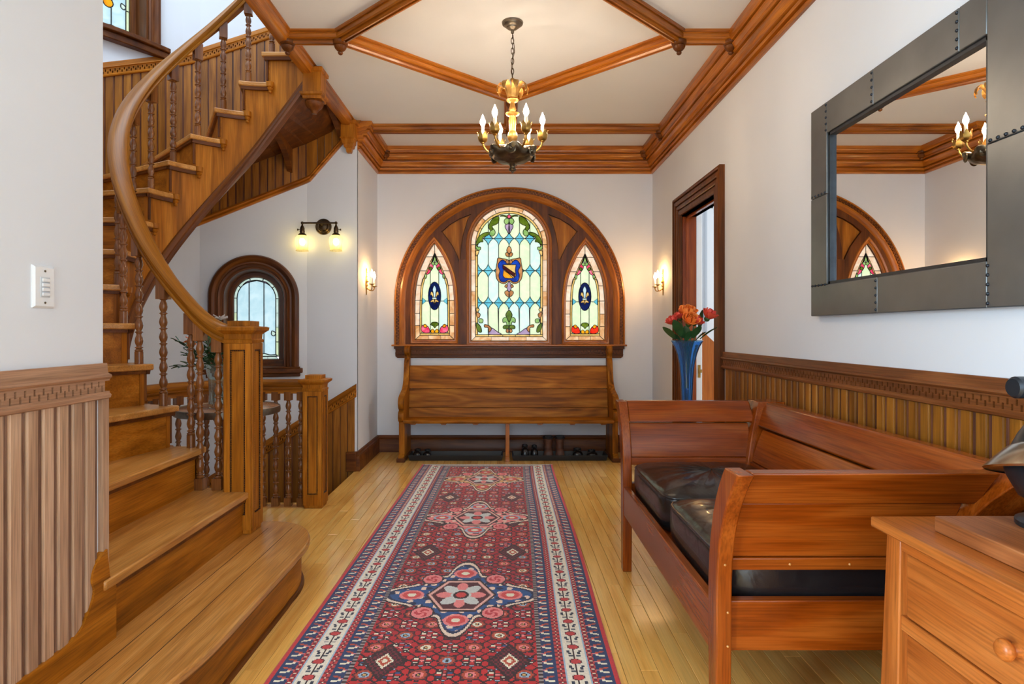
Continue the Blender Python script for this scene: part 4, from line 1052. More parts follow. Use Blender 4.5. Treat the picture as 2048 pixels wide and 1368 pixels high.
MB().sweep([(-1.216, 5.02), (-1.6, 5.02)], UND, zs=[z_ang(180)-.59+.44, z_ang(180)-.59]).build('soffit_trim', M['trimX'], wall_stair)
# lower stairs going down: sloping panelling on the far wall, a few dark treads
def low_hi(x): return .725+.565*(x+1.216)/ .8*1.0
low_slope = .62
def lz(x): return .72+low_slope*(x+1.216)
k = 0
x = -1.236
while x > -1.6:
    x0 = x-.055; za, zb = lz(x), lz(x0)
    m = MB(); m.add([(x0+.002,5.02,-1.6),(x,5.02,-1.6),(x,5.006,-1.6),(x0+.002,5.006,-1.6),(x0+.002,5.02,zb-.1),(x,5.02,za-.1),(x,5.006,za-.1),(x0+.002,5.006,zb-.1)],[(0,3,2,1),(4,5,6,7),(0,1,5,4),(1,2,6,5),(2,3,7,6),(3,0,4,7)])
    m.build('wainscot_board', M['wain'], wall_stair, 0); MB().box(x-.0602, x-.0525, 5.01, 5.02, -1.6, lz(x-.06)-.1).build('bead_strip', M['bead'], wall_stair, 0); x -= .06
MB().sweep([(-1.222, 5.02), (-1.6, 5.02)], RAIL, zs=[lz(-1.222), lz(-1.6)]).build('chair_rail', M['oakU'], wall_stair, 30)
fb = MB(); fret(fb, .37, .032, lambda s, t, d: (-1.222-s, 5.02-d, lz(-1.222-s)-.085+t)); fb.build('key_fret', M['oakU'], wall_stair, 0, kind='stuff')
low = lambda a: lz(-1.6)-.5*(180-a)/57.3*TR*.62/.5
arc_boards(wall_stair, 120, 180, lambda a: -1.6, lambda a: low(a)-.1, 2.2, M['wain'])
arc_rail(wall_stair, 120, 180, low, RAIL, M['oakU'], 'chair_rail', 40)
MB().box(-1.30, -1.218, 4.98, 5.02, .0, .16).build('corner_block', M['darkX'], wall_stair, bevel=.004)
LOW = thing('lower_staircase', 'dark oak cellar stairs descending behind the low railing', 'staircase', (-1.3, 4.5, -.2))
for k in range(4):
    x1 = -1.225-.23*k; z = -.19*(k+1)
    MB().box(x1-.27, x1-.0, 4.07, 5.0-.02*k*k, z-.03, z).build('tread', M['darkY'], LOW, bevel=.004)
    MB().box(x1-.01, x1+.01, 4.07, 5.0-.02*k*k, z, z+.19-.03).build('riser', M['darkY'], LOW, smooth=0)
# ================================================================== low guard railing round the stair well
GUARD = thing('guard_railing', 'low oak railing with turned balusters round the cellar stairs', 'railing', (-1.25, 4.0, 0))
newel(GUARD, -1.306, -1.187, 3.952, 4.068, 0, .863, M['oakZ'])
GR = UR+.012
gs = [.95+.05*k for k in range(26)]+[2.30]
GP = [(q*.85, d*.75) for q, d in HP]
MB().sweep([Upt(s, GR) for s in gs], GP, zs=[.80]*len(gs)).build('handrail', M['oakU'], GUARD, smooth=40)
MB().sweep([Upt(s, GR) for s in gs], [(-.02,-.06),(-.02,-.03),(.02,-.03),(.02,-.06)], zs=[.80]*len(gs)).build('sub_rail', M['oakU'], GUARD, smooth=40)
MB().sweep([Upt(s, GR) for s in gs], [(-.05,-.02),(-.05,.001),(.03,.001),(.03,-.02)], zs=[0]*len(gs)).build('floor_nosing', M['treadU'], GUARD, smooth=40)
s = 2.27
while s > .98:
    p = Upt(s, GR); ang = math.atan2(UC[1]-p[1], UC[0]-p[0]) if s < SL+PI*UR else 0
    baluster(GUARD, p[0], p[1], .001, .75, M['turnZ'], True, .055, .022, ang); s -= .083
MB().sweep([Upt(s_, GR+.03) for s_ in gs], [(0,-1.6),(0,0),(.02,0),(.02,-1.6)], zs=[-.02]*len(gs)).build('well_apron', M['wain'], GUARD, smooth=40)
# ================================================================== furniture
# ---- church pew
def Fyz(x):  # section in (y, z), extruded along x
    return lambda a, b, d: (x+d, a, b)
PX0, PX1 = wx(797, 5.37), wx(1237, 5.37)
PEW = thing('pew_bench', 'old stained oak church pew under the arched window', 'bench', ((PX0+PX1)/2, 5.55, 0))
endp = [(5.745,0),(5.745,.93)]+catmull([(5.745,.95),(5.738,1.0),(5.70,1.012),(5.668,.99),(5.664,.95),(5.69,.915),(5.688,.895),(5.668,.875),(5.652,.83),(5.638,.76),(5.606,.68),(5.54,.625),(5.46,.60),(5.40,.585),(5.352,.56),(5.332,.515),(5.352,.468),(5.378,.452),(5.345,.435),(5.334,.395),(5.35,.36),(5.385,.345)], 4, False)+[(5.385,.07),(5.36,.055),(5.335,.045),(5.335,0)]
for x0, x1 in ((PX0, PX0+.05), (PX1-.05, PX1)):
    e = MB().prism(endp, Fyz(x0), 0, x1-x0).build('end_panel', M['pewZ'], PEW, smooth=40, bevel=.005)
    MB().box(x0-.012, x1+.012, 5.325, 5.75, 0, .035).build('foot', M['darkY'], e, bevel=.004)
def bk(z): return 5.615+(z-.36)*.16          # front face of the leaning back
for z0, z1 in ((.617, .828), (.445, .614), (.352, .443)):
    MB().prism([(bk(z0), z0), (bk(z1), z1), (bk(z1)+.02, z1), (bk(z0)+.02, z0)], Fyz(PX0+.05), 0, PX1-PX0-.1).build('back_board', M['pewX'], PEW, bevel=.003)
MB().prism([(5.345,.338),(5.338,.35),(5.345,.366),(5.37,.37),(5.62,.36),(5.64,.356),(5.64,.335)], Fyz(PX0+.045), 0, PX1-PX0-.09).build('seat', M['pewX'], PEW, smooth=40)
MB().prism([(5.362,0),(5.362,.04),(5.375,.05),(5.375,.335),(5.62,.335),(5.62,.05),(5.63,.04),(5.63,0)], Fyz(wx(1011, 5.37)), 0, .035).build('centre_leg', M['trimZ'], PEW, bevel=.003)
for u in (826, 887, 951, 1080, 1145, 1207):
    xx = wx(u, 5.4); MB().prism([(xx-.035,.338),(xx+.035,.338),(xx+.018,.318),(xx-.018,.318)], lambda a, b, d: (a, 5.40+d, b), 0, .22).build('seat_cleat', M['trimY'], PEW, bevel=.002)
# ---- boot trays
TRAY = {}
for nm, u0, u1 in (('left', 816, 1006), ('right', 1024, 1216)):
    x0, x1 = wx(u0, 5.39), wx(u1, 5.39); y0, y1 = 5.39, 5.60; TRAY[nm] = (x0, x1)
    m = MB(); m.loft([[(x0+k, y0+k, z), (x1-k, y0+k, z), (x1-k, y1-k, z), (x0+k, y1-k, z)] for k, z in ((.012,.002),(.0,.045),(.0,.05),(.008,.05),(.02,.012))])
    tag(m.build('boot_tray', M['black'], smooth=20), 'mostly empty black boot tray with one pair of shoes under the bench' if nm == 'left' else 'black boot tray crowded with boots and shoes under the bench right half', 'tray', 'boot trays')
# ---- shoes: lofted upper on a sole, toe towards the viewer
M['leatherblk'] = plain('black_shoe_leather', (20,19,20), .25, noise=.2)
M['bootbrown'] = plain('brown_boot_leather', (84,52,38), .55, noise=.25, nscale=30)
M['bootdark'] = plain('dark_boot_lining', (34,28,26), .7)
M['lace'] = plain('tan_lace', (150,120,92), .7)
def ell(cx_, cy_, cz, rx, rz, n=14, flat=.0):
    return [(cx_+rx*math.cos(2*PI*k/n), cy_, cz+max(rz*math.sin(2*PI*k/n), -flat if flat else -9)) for k in range(n)]
def shoe(name, x, y, z, L, label, group, mat, boot=False, low=.055, wide=.042):
    S = thing(name, label, 'boot' if boot else 'shoe', (x, y, z), group)
    so = catmull([(0,0),(wide*.75,.03*L/.28),(wide*1.02,.09),(wide*.8,L*.55),(wide*.78,L*.85),(0,L),(-wide*.78,L*.85),(-wide*.8,L*.55),(-wide*1.02,.09),(-wide*.75,.03*L/.28)], 4)
    MB().prism([(x+a, y+b) for a, b in so], FXY, z, z+.02).build('sole', M['black'] if not boot else M['bootdark'], S, bevel=.003)
    tb = 1.45 if boot else 1.0
    secs = [(.008, wide*.45, .02), (.03, wide*.86, .036), (.075, wide*.98, .046), (.12, wide*.9, .06), (.15, wide*.82, low+.02)]
    if not boot: secs = [(.006, wide*.5, low*.42), (.03, wide*.85, low*.72), (.07, wide, low*.88), (.11, wide*.98, low*.96), (.15, wide*.94, low)]
    bl = .8 if boot else .62
    m = MB(); rings = []
    for t, w, h in [(t, w, h*tb) for t, w, h in secs]: rings.append([(x+w*math.cos(2*PI*k/16), y+t*L/.28, z+.018+(h*max(math.sin(2*PI*k/16), 0)**bl)) for k in range(16)])
    hb = .13 if boot else low*1.05
    for t, w, h in ((.19, wide*.8, hb), (.24, wide*.78, hb+.01), (.272, wide*.6, hb)): rings.append([(x+w*math.cos(2*PI*k/16), y+t*L/.28, z+.018+h*max(math.sin(2*PI*k/16), 0)**bl) for k in range(16)])
    m.loft(rings); m.build('upper', mat, S, 60)
    if boot:
        MB().loft([[(x+rx*math.cos(2*PI*k/16), y+.2*L/.28+ry*math.sin(2*PI*k/16), zz_) for k in range(16)] for rx, ry, zz_ in ((wide*.85,.055,z+.06),(wide*.86,.056,z+.10),(wide*.82,.054,z+.13),(wide*.9,.056,z+.14),(wide*.95,.06,z+.16),(wide*.98,.06,z+.178),(wide*.8,.05,z+.165))]).build('collar', M['bootbrown'], S, 60)
        MB().tube([(x+wide*.95*math.cos(2*PI*k/20), y+.2*L/.28+.06*math.sin(2*PI*k/20), z+.178) for k in range(20)], .009, 8, closed=True).build('padded_rim', M['bootdark'], S, 60)
        MB().prism([(x-.024, z+.075), (x+.024, z+.075), (x+.03, z+.2), (x-.03, z+.2)], lambda a, b, d: (a, y+.135*L/.28+d+(b-z-.1)*.22, b), 0, .006).build('tongue', M['bootdark'], S)
        lc = MB()
        for k in range(5):
            zz_ = z+.08+.02*k; yy_ = y+.122*L/.28+(zz_-z-.1)*.18
            lc.tube([(x-.026, yy_+.014, zz_), (x, yy_-.004, zz_+.008), (x+.026, yy_+.014, zz_)], .0035, 6)
        lc.build('laces', M['lace'], S)
    else:
        MB().loft([[(x+rx*math.cos(2*PI*k/16), y+.2*L/.28+ry*math.sin(2*PI*k/16), zz_) for k in range(16)] for rx, ry, zz_ in ((wide*.72,.026,z+low*.8),(wide*.7,.026,z+low+.026),(wide*.45,.016,z+low+.02))]).build('opening', M['black'], S, 60)
    return S
ZT = .013
def su(u): return wx(u, 5.45)
shoe('shoe', su(834), 5.42, ZT, .10, 'black shoe in left tray, nearest the pew end', 'shoes in the left tray', M['leatherblk'], low=.05, wide=.038)
shoe('shoe', su(854), 5.425, ZT, .10, 'black shoe in left tray, right one of the pair', 'shoes in the left tray', M['leatherblk'], low=.045, wide=.038)
shoe('shoe', su(1050), 5.42, ZT, .12, 'glossy black shoe in right tray, nearest the centre leg', 'shoes in the right tray', M['leatherblk'], low=.085, wide=.036)
shoe('shoe', su(1069), 5.425, ZT, .12, 'glossy black shoe in right tray, beside the brown boots', 'shoes in the right tray', M['leatherblk'], low=.08, wide=.034)
shoe('hiking_boot', su(1097), 5.415, ZT, .125, 'brown hiking boot in tray, left one of the pair', 'brown hiking boots', M['bootbrown'], True, wide=.046)
shoe('hiking_boot', su(1120), 5.415, ZT, .125, 'brown hiking boot in tray, right one of the pair', 'brown hiking boots', M['bootbrown'], True, wide=.044)
shoe('slip_on_shoe', su(1156), 5.42, ZT, .12, 'black slip-on shoe in tray, right of the brown boots', 'slip-on shoes', M['leatherblk'], low=.055, wide=.046)
shoe('slip_on_shoe', su(1185), 5.425, ZT, .12, 'black slip-on shoe in tray, nearest the pew right end', 'slip-on shoes', M['leatherblk'], low=.04, wide=.048)

# ---- rug: hand knotted runner, one face per knot, colour per face
def rug():
    Wd, y0, y1 = 1.14, 1.15, 5.235; kn = .0052
    nx, ny = int(Wd/kn), int((y1-y0)/kn)
    u = (np.arange(nx)+.5)/nx*Wd-Wd/2; v = (np.arange(ny)+.5)/ny*(y1-y0)+y0
    U, V = np.meshgrid(u, v)
    rs = np.random.RandomState(4)
    def C(*c): return np.array(lin(c)[:3])
    red, crim, dark, navy, blue, ivory, pink, sky, rust, maroon, gold_ = C(178,22,38), C(150,16,40), C(44,18,24), C(26,36,72), C(30,74,132), C(232,220,198), C(224,128,128), C(150,178,200), C(176,70,44), C(108,22,38), C(206,160,96)
    img = np.zeros((ny, nx, 3))
    ab = np.interp(V, [1.1,1.6,2.0,2.4,2.9,3.3,3.9,4.3,4.7,5.2], [0,.2,.75,.3,.1,.6,.25,.5,.9,.8])[..., None]
    img[:] = crim*(1-ab)+C(200,34,30)*ab
    def put(mask, col): img[mask] = col
    # all-over herati lattice
    P = .088; i = np.floor(U/P+.5); j = np.floor(V/P+.5); x = (U/P-i+0.0); y = (V/P-j)
    par = (i+j)%2
    hsh = (np.abs(np.sin(i*12.9+np.round(np.abs(i))*3.1+j*78.2))*43758.5)%1
    d1 = np.abs(x)+np.abs(y); dm = np.maximum(np.abs(x), np.abs(y)); r = np.hypot(x, y); th_ = np.arctan2(y, x)
    put((par == 0)&(r < .43+.05*np.cos(8*th_)), dark); put((par == 0)&(r < .36+.05*np.cos(8*th_)), maroon)
    put((par == 0)&(np.abs(r-.27) < .05), np.where(True, rust, rust)); put((par == 0)&(r < .2), ivory); put((par == 0)&(r < .2)&(hsh > .55), pink); put((par == 0)&(r < .2)&(hsh < .25), sky); put((par == 0)&(r < .11), dark); put((par == 0)&(r < .06), gold_)
    o = par == 1
    put(o&(d1 > .40)&(d1 < .52), dark)
    put(o&(np.abs(np.abs(x)-.25) < .12)&(np.abs(np.abs(y)-.14) < .08), dark); put(o&(np.abs(np.abs(x)-.25) < .085)&(np.abs(np.abs(y)-.14) < .05), ivory)
    put(o&(np.abs(np.abs(x)-.25) < .085)&(np.abs(np.abs(y)-.14) < .05)&(hsh > .5)&(x*y > 0), blue)
    put(o&(r < .13), dark); put(o&(r < .085), pink); put(o&(np.abs(np.abs(y)-.36) < .07)&(np.abs(x) < .16), maroon); put(o&(np.abs(np.abs(y)-.36) < .03)&(np.abs(x) < .1), sky)
    lat = np.minimum(np.abs(((U+V)/P*.5+.25)%.5-.25), np.abs(((U-V)/P*.5+.25)%.5-.25))
    base_m = (np.abs(img-(crim*(1-ab)+C(200,34,30)*ab)).sum(-1) < 1e-6)
    put(base_m&(lat < .022), dark)
    P2 = P/2; x2 = (U/P2)%1-.5; y2 = (V/P2)%1-.5; h2 = (np.abs(np.sin(np.floor(U/P2)**2*3.7+np.floor(V/P2)*17.3))*917.3)%1
    base_m = (np.abs(img-(crim*(1-ab)+C(200,34,30)*ab)).sum(-1) < 1e-6)
    put(base_m&(np.hypot(x2, y2) < .3)&(h2 > .25), dark); put(base_m&(np.hypot(x2, y2) < .2)&(h2 > .25), pink); put(base_m&(np.hypot(x2, y2) < .2)&(h2 > .7), ivory); put(base_m&(np.hypot(x2, y2) < .2)&(h2 > .9), sky)
    # larger dark diamonds marching along both flanks
    for sgn in (-1, 1):
        X = (U-sgn*.215)/.075; Y = ((V-2.11+.26)%.52-.26)/.12
        dd = np.abs(X)+np.abs(Y)
        put(dd < 1, dark); put((dd < .86)&(((np.floor(X*9)+np.floor(Y*9))%2) == 0), maroon); put(dd < .42, ivory); put(dd < .3, rust); put(dd < .15, ivory)
    # medallions
    for vc, (c0, c1, c2, c3) in ((2.64, (navy, blue, ivory, pink)), (3.73, (dark, pink, ivory, sky)), (4.70, (dark, gold_, ivory, rust)), (1.55, (navy, blue, ivory, pink))):
        X = U/.31; Y = (V-vc)/.36; rr_ = np.hypot(X, Y); t = np.arctan2(Y, X)
        lob = .76+.13*np.cos(4*t)*1.0+.12*np.cos(8*t)
        lob = np.where(np.abs(np.cos(t)) > .9, lob+.10, lob)
        f = rr_/lob
        put(f < 1.05, dark); put(f < 1.0, ivory*.8+pink*.2); put(f < .93, c0); put(f < .88, c1)
        spk = (np.sin(26*X)*np.sin(26*Y) > .45); put((f < .88)&spk, ivory*.7+pink*.3); put((f < .88)&(np.sin(19*X+1)*np.sin(23*Y+.5) > .62), c0)
        for ax_, ay_, rx_, ry_ in ((0, .64, .17, .14), (0, -.64, .17, .14), (.68, 0, .17, .13), (-.68, 0, .17, .13)):
            q = np.hypot((X-ax_)/rx_, (Y-ay_)/ry_); put(q < 1, c3); put((q < .75), C(206,70,70)); put((q < .35), ivory)
        for ax_, ay_ in ((.46, .46), (-.46, .46), (.46, -.46), (-.46, -.46)):
            q = np.hypot(X-ax_, Y-ay_)/.16; put(q < 1, dark); put(q < .85, pink); put((q < .6)&(np.sin(3*np.arctan2(Y-ay_, X-ax_)+9*q) > 0), C(190,50,60))
        hx = np.maximum(np.abs(X)*.9+np.abs(Y)*.52, np.abs(Y)*1.02)
        put(hx < .44, dark); put(hx < .41, pink*.6+ivory*.4); put(hx < .37, dark*.6+maroon*.4)
        pet = .22+.12*np.abs(np.cos(4*t)); put(rr_ < pet, sky*.5+ivory*.5); put((rr_ < pet)&(np.cos(4*t) > .2)&(rr_ > .14), pink); put(rr_ < .11, dark); put(rr_ < .07, C(200,60,60))
    # borders
    e = Wd/2-np.abs(U); ee = np.minimum(e, (y1-V)*2.6); sidee = e
    ph = V
    def band(a, b): return (ee >= a)&(ee < b)
    put(ee < .262, C(150,140,140)); z = band(.246, .262); put(z&((np.floor(ph/.0104)%2) == 0), dark)
    def guard(a, b):
        m_ = band(a, b); put(m_, navy*.7+blue*.3); c = (a+b)/2; q = (ph/.052)%1; w = (ee-c)/(b-a)
        put(m_&(np.abs(q-.25-.25*w) < .1)&(np.abs(w) < .33), ivory); put(m_&(np.abs(q-.7+.3*w) < .09)&(np.abs(w) < .3), rust); put(m_&(np.abs(q-.5) < .06)&(w > .1), pink)
    guard(.198, .246); guard(.018, .066)
    for a, b in ((.066, .09), (.172, .198)):
        m_ = band(a, b); put(m_, maroon); put(m_&((np.floor(ph/.013)+np.floor(ee/.009))%2 == 0), C(190,60,60)); put(m_&((ph/.026)%1 < .25)&(np.abs(ee-(a+b)/2) < .004), ivory)
    m_ = band(.09, .172); put(m_, ivory*.82+sky*.18); w = (ee-.131)/.041; q = (ph/.098)%1
    put(m_&(np.abs(w) < .07), dark); put(m_&(np.hypot(w*.8, (q-.5)*2.4) < .42), dark*.5+maroon*.5); put(m_&(np.hypot(w*.8, (q-.5)*2.4) < .34), C(186,54,56)); put(m_&(np.abs(np.abs(w)-.42-.7*(q-.08)) < .13)&(q < .26), C(40,48,66)); put(m_&(np.abs(np.abs(w)-.3) < .2)&(np.abs(q-.86) < .05), C(60,70,80))
    put(m_&(np.abs(np.abs(w)-.97) < .06), sky)
    put(ee < .018, C(190,40,46)); put((y1-V) < .008, ivory)
    img *= 1.3*(1+.16*(rs.rand(ny, nx, 1)-.5)); img = np.clip(img, 0, 1)
    # mesh: slightly skewed runner with pile thickness
    xs = np.linspace(-Wd/2, Wd/2, nx+1); vs_ = np.linspace(y0, y1, ny+1)
    XX, VV = np.meshgrid(xs, vs_)
    cxr = np.interp(VV, [1.987, 5.235], [-.1995, -.150]); XW_ = cxr+XX*np.interp(VV, [1.987, 5.235], [1.02, .98])+.006*np.sin(VV*2.3)*(XX > 0)
    Z = .008+.0008*np.sin(VV*7)+rs.rand(*XX.shape)*.0006
    verts = np.stack([XW_, VV, Z], -1).reshape(-1, 3)
    a = (np.arange(ny)[:, None]*(nx+1)+np.arange(nx)[None]).reshape(-1)
    faces = np.stack([a, a+1, a+nx+2, a+nx+1], 1)
    nv = len(verts)
    # skirt down to the floor
    loop = list(range(nx+1))+[k*(nx+1)+nx for k in range(1, ny+1)]+[ny*(nx+1)+k for k in range(nx-1, -1, -1)]+[k*(nx+1) for k in range(ny-1, 0, -1)]
    low_ = verts[loop].copy(); low_[:, 2] = .0005
    lf = [(loop[k], nv+k, nv+(k+1)%len(loop), loop[(k+1)%len(loop)]) for k in range(len(loop))]
    V_ = np.concatenate([verts, low_]); Fc = np.concatenate([faces, np.array(lf)])
    me = bpy.data.meshes.new('runner_rug'); me.vertices.add(len(V_)); me.vertices.foreach_set('co', V_.ravel())
    me.loops.add(Fc.size); me.loops.foreach_set('vertex_index', Fc.ravel().astype(np.int32))
    me.polygons.add(len(Fc)); me.polygons.foreach_set('loop_start', (np.arange(len(Fc))*4).astype(np.int32)); me.polygons.foreach_set('loop_total', np.full(len(Fc), 4, np.int32))
    me.update(calc_edges=True)
    at = me.attributes.new('knot', 'FLOAT_COLOR', 'FACE'); cc = np.ones((len(Fc), 4)); cc[:len(faces), :3] = img.reshape(-1, 3); cc[len(faces):, :3] = C(170,40,44)
    at.data.foreach_set('color', cc.ravel().astype(np.float32))
    nt = NT('knotted_wool'); b = principled(nt, .95); b.inputs['Sheen Weight'].default_value = .25
    an = nt.n('ShaderNodeAttribute'); an.attribute_name = 'knot'; nt.l(an.outputs['Color'], b.inputs['Base Color'])
    me.shade_smooth()
    o = mesh_obj('runner_rug', me, nt.m)
    tag(o, 'long red and navy patterned wool runner with medallions on the floor', 'rug')
rug()

# ---- settee
SX0, SX1 = .563, 1.17; SY0, SY1 = 1.66, 2.935; SZ = .80
SOFA = thing('settee', 'cherry wood settee with outward curving arms against the panelled wall', 'sofa', (.85, 2.3, 0))
# curve of post / panel in (outward offset, z): leg foot to crest
def lean(z): 
    t = max(0, (z-.36)/(SZ-.36)); return .14*t**3
def arm_post(x0, x1, y, sgn, foot=0):
    m = MB(); pr = []
    zs_ = [0, .08, .16, .26, .34, .42, .48, .54, .60, .66, .71, .75, .785, SZ]
    L = []; Rr = []
    for z in zs_:
        w = .024+.010*min(1, z/.3)+(.012 if z > .6 else 0)*((z-.6)/.2 if z > .6 else 0)
        c = y+sgn*lean(z); L.append((c-w, z)); Rr.append((c+w, z))
    m.prism(L+Rr[::-1], Fyz(x0), 0, x1-x0); return m
for y, sgn in ((SY0, -1), (SY1, 1)):
    arm_post(SX0, SX0+.042, y, sgn).build('leg', M['cherryZ'], SOFA, smooth=40, bevel=.004)
def slab_arm(y, sgn, z0, z1, x0, x1, t, name, mat, n=8, off=0):
    m = MB(); L = []; Rr = []
    for k in range(n+1):
        z = z0+(z1-z0)*k/n; c = y+sgn*(lean(z)+off); L.append((c-t, z)); Rr.append((c+t, z))
    m.prism(L+Rr[::-1], Fyz(x0), 0, x1-x0); return m.build(name, mat, SOFA, smooth=40, bevel=.003 if t < .025 else .009)
XB = 1.19
for y, sgn in ((SY0, -1), (SY1, 1)):
    slab_arm(y, sgn, .705, SZ, SX0+.042, XB+.03, .027, 'arm_crest', M['cherryX'])
    slab_arm(y, sgn, .543, .701, SX0+.045, XB, .008, 'arm_panel', M['cherryX'])
    slab_arm(y, sgn, .508, .542, SX0+.042, XB, .018, 'arm_rail', M['cherryX'])
    slab_arm(y, sgn, .288, .423, SX0+.042, XB, .016, 'end_rail', M['cherryX'])
    pg = MB()
    for xx, z in ((SX0+.02, .53), (SX0+.03, .40), (SX0+.03, .31), (SX0+.2, .525), (SX0+.36, .525)): pg.ball((xx, y+sgn*(lean(z)+.036 if xx < SX0+.04 else .0185+lean(z)), z), .0035, 5)
    pg.build('dowel_plugs', M['treadX'], SOFA, kind='stuff')
# back: same curve leaning towards the wall
def leanx(z): 
    t = max(0, (z-.36)/(SZ-.36)); return .14*t**2.2
def slab_back(z0, z1, y0, y1, t, name, mat, n=8):
    m = MB(); L = []; Rr = []
    for k in range(n+1):
        z = z0+(z1-z0)*k/n; c = SX1+leanx(z); L.append((c-t, z)); Rr.append((c+t, z))
    m.prism(L+Rr[::-1], lambda a, b, d: (a, y0+d, b), 0, y1-y0); return m.build(name, mat, SOFA, smooth=40, bevel=.003 if t < .02 else .01)
slab_back(.69, SZ, SY0-.06, SY1+.06, .026, 'back_crest', M['cherryY'])
slab_back(.53, .682, SY0+.03, SY1-.03, .012, 'back_panel', M['cherryY'])
slab_back(.44, .528, SY0+.02, SY1-.02, .018, 'back_rail', M['cherryY'])
slab_back(.288, .423, SY0, SY1, .016, 'back_seat_rail', M['cherryY'])
for y, sgn in ((SY0, -1), (SY1, 1)):
    # corner post flaring both ways
    m = MB(); rings = []
    for z in [0, .1, .2, .3, .4, .48, .55, .61, .67, .72, .76, SZ]:
        w = .024+.012*min(1, z/.4)+.03*max(0, (z-.5)/.3); cx_ = SX1+leanx(z)+.008; cy_ = y+sgn*(lean(z))
        rings.append([(cx_-w, cy_-w, z), (cx_+w, cy_-w, z), (cx_+w, cy_+w, z), (cx_-w, cy_+w, z)])
    m.loft(rings); m.build('corner_post', M['cherryZ'], SOFA, smooth=40, bevel=.004)
MB().box(SX0+.002, SX0+.03, SY0, SY1, .273, .409).build('front_rail', M['cherryY'], SOFA, bevel=.003)
MB().box(SX0+.03, SX1, SY0+.02, SY1-.02, .35, .375).build('seat_deck', M['cherryY'], SOFA)
# seat cushions
def leather(name):
    nt = NT(name); b = principled(nt, .27); b.inputs['Base Color'].default_value = lin((27,25,26)); b.inputs['Coat Weight'].default_value = .15
    tc = nt.n('ShaderNodeTexCoord'); no = nt.n('ShaderNodeTexNoise'); no.inputs['Scale'].default_value = 7; no.inputs['Detail'].default_value = 3; no.inputs['Distortion'].default_value = .8
    n2 = nt.n('ShaderNodeTexVoronoi'); n2.inputs['Scale'].default_value = 260
    nt.l(tc.outputs['Object'], no.inputs['Vector']); nt.l(tc.outputs['Object'], n2.inputs['Vector'])
    b1_ = nt.n('ShaderNodeBump'); b1_.inputs['Strength'].default_value = .35; b1_.inputs['Distance'].default_value = .02; nt.l(no.outputs['Fac'], b1_.inputs['Height'])
    b2_ = nt.n('ShaderNodeBump'); b2_.inputs['Strength'].default_value = .06; b2_.inputs['Distance'].default_value = .002; nt.l(n2.outputs['Distance'], b2_.inputs['Height']); nt.l(b1_.outputs[0], b2_.inputs['Normal'])
    nt.l(b2_.outputs[0], b.inputs['Normal']); return nt.m
M['leather'] = leather('black_leather')
def cushion(y0, y1, label):
    x0, x1 = SX0+.036, SX1-.005; z0, z1 = .378, .515; n = 20
    cx_, cy_ = (x0+x1)/2, (y0+y1)/2; hx, hy = (x1-x0)/2, (y1-y0)/2
    def rr_pt(a, k):
        c, s = math.cos(a), math.sin(a); p = 9
        d = (abs(c)**p+abs(s)**p)**(-1/p); return (cx_+hx*k*c*d, cy_+hy*k*s*d)
    N = 64; rings = []
    prof = [(.90, z0), (.97, z0+.004), (.99, z0+.03), (1.0, z0+.065), (.995, z1-.02), (.985, z1-.006), (.965, z1+.003), (.9, z1+.014), (.7, z1+.03), (.45, z1+.038), (.2, z1+.042), (.02, z1+.043)]
    for k, z in prof: rings.append([(*rr_pt(2*PI*j/N, k), z+(.004*math.sin(j*1.7)*(1-k) if k < .95 else .0015*math.sin(j*2.1))) for j in range(N)])
    C_ = thing('seat_cushion', label, 'cushion', (cx_, cy_, z0), 'black leather seat cushions')
    MB().loft(rings).build('leather_cover', M['leather'], C_, 60)
    MB().tube([(*rr_pt(2*PI*j/N, .982), z1-.003) for j in range(N)], .0045, 6, closed=True).build('piping', M['leather'], C_, 60)
YM = (SY0+SY1)/2
cushion(SY0+.022, YM-.003, 'black leather seat cushion nearer the chest of drawers')
cushion(YM+.003, SY1-.022, 'black leather seat cushion at the far end of the settee')

# ---- chest of drawers in the near right corner
KX, KT = .853, .718; KY1, KY0 = 1.425, .42
CH = thing('chest_of_drawers', 'honey cherry chest of drawers with round wooden knobs at lower right', 'chest of drawers', (1.1, .92, 0))
MB().box(KX, 1.38, KY0, KY1, KT-.024, KT).build('top', M['chestY'], CH, bevel=.004)
FX = KX+.022
def flare(z): return .035*(1-z/KT)
for y0, y1, so in ((KY1-.075, KY1-.028, 1), (KY0+.028, KY0+.075, -1)):
    m = MB(); zs_ = [0, .2, .4, .6, KT-.024]
    m.loft([[(FX-flare(z)*.35, y0+(so*flare(z)*.0), z), (FX+.05, y0, z), (FX+.05, y1+so*flare(z)*.8 if so > 0 else y1, z), (FX-flare(z)*.35, y1+(so*flare(z)*.8 if so > 0 else 0), z)] if so > 0 else [(FX-flare(z)*.35, y0-flare(z)*.8, z), (FX+.05, y0-flare(z)*.8, z), (FX+.05, y1, z), (FX-flare(z)*.35, y1, z)] for z in zs_])
    m.build('post', M['chestZ'], CH, bevel=.003)
MB().box(FX+.012, 1.36, KY0+.05, KY1-.05, .08, KT-.024).build('carcass', M['chestZ'], CH, smooth=0)
DZS = [(.662,.524),(.487,.33),(.293,.12)]
for z1, z0 in DZS:
    d = MB().box(FX+.004, FX+.03, KY0+.09, KY1-.09, z0, z1).build('drawer', M['chestY'], CH, bevel=.003)
    for ky in (1.046, KY0+KY1-1.046):
        Mk = Matrix.Translation((FX+.004, ky, (z0+z1)/2+.01))@Matrix.Rotation(R(-90), 4, 'Y')
        MB().lathe([(.012,0),(.011,.006),(.009,.01),(.015,.014),(.0185,.02),(.0185,.025),(.014,.031),(.006,.034),(.001,.0345)], 20, Mk).build('knob', M['chestY'], d, 60)
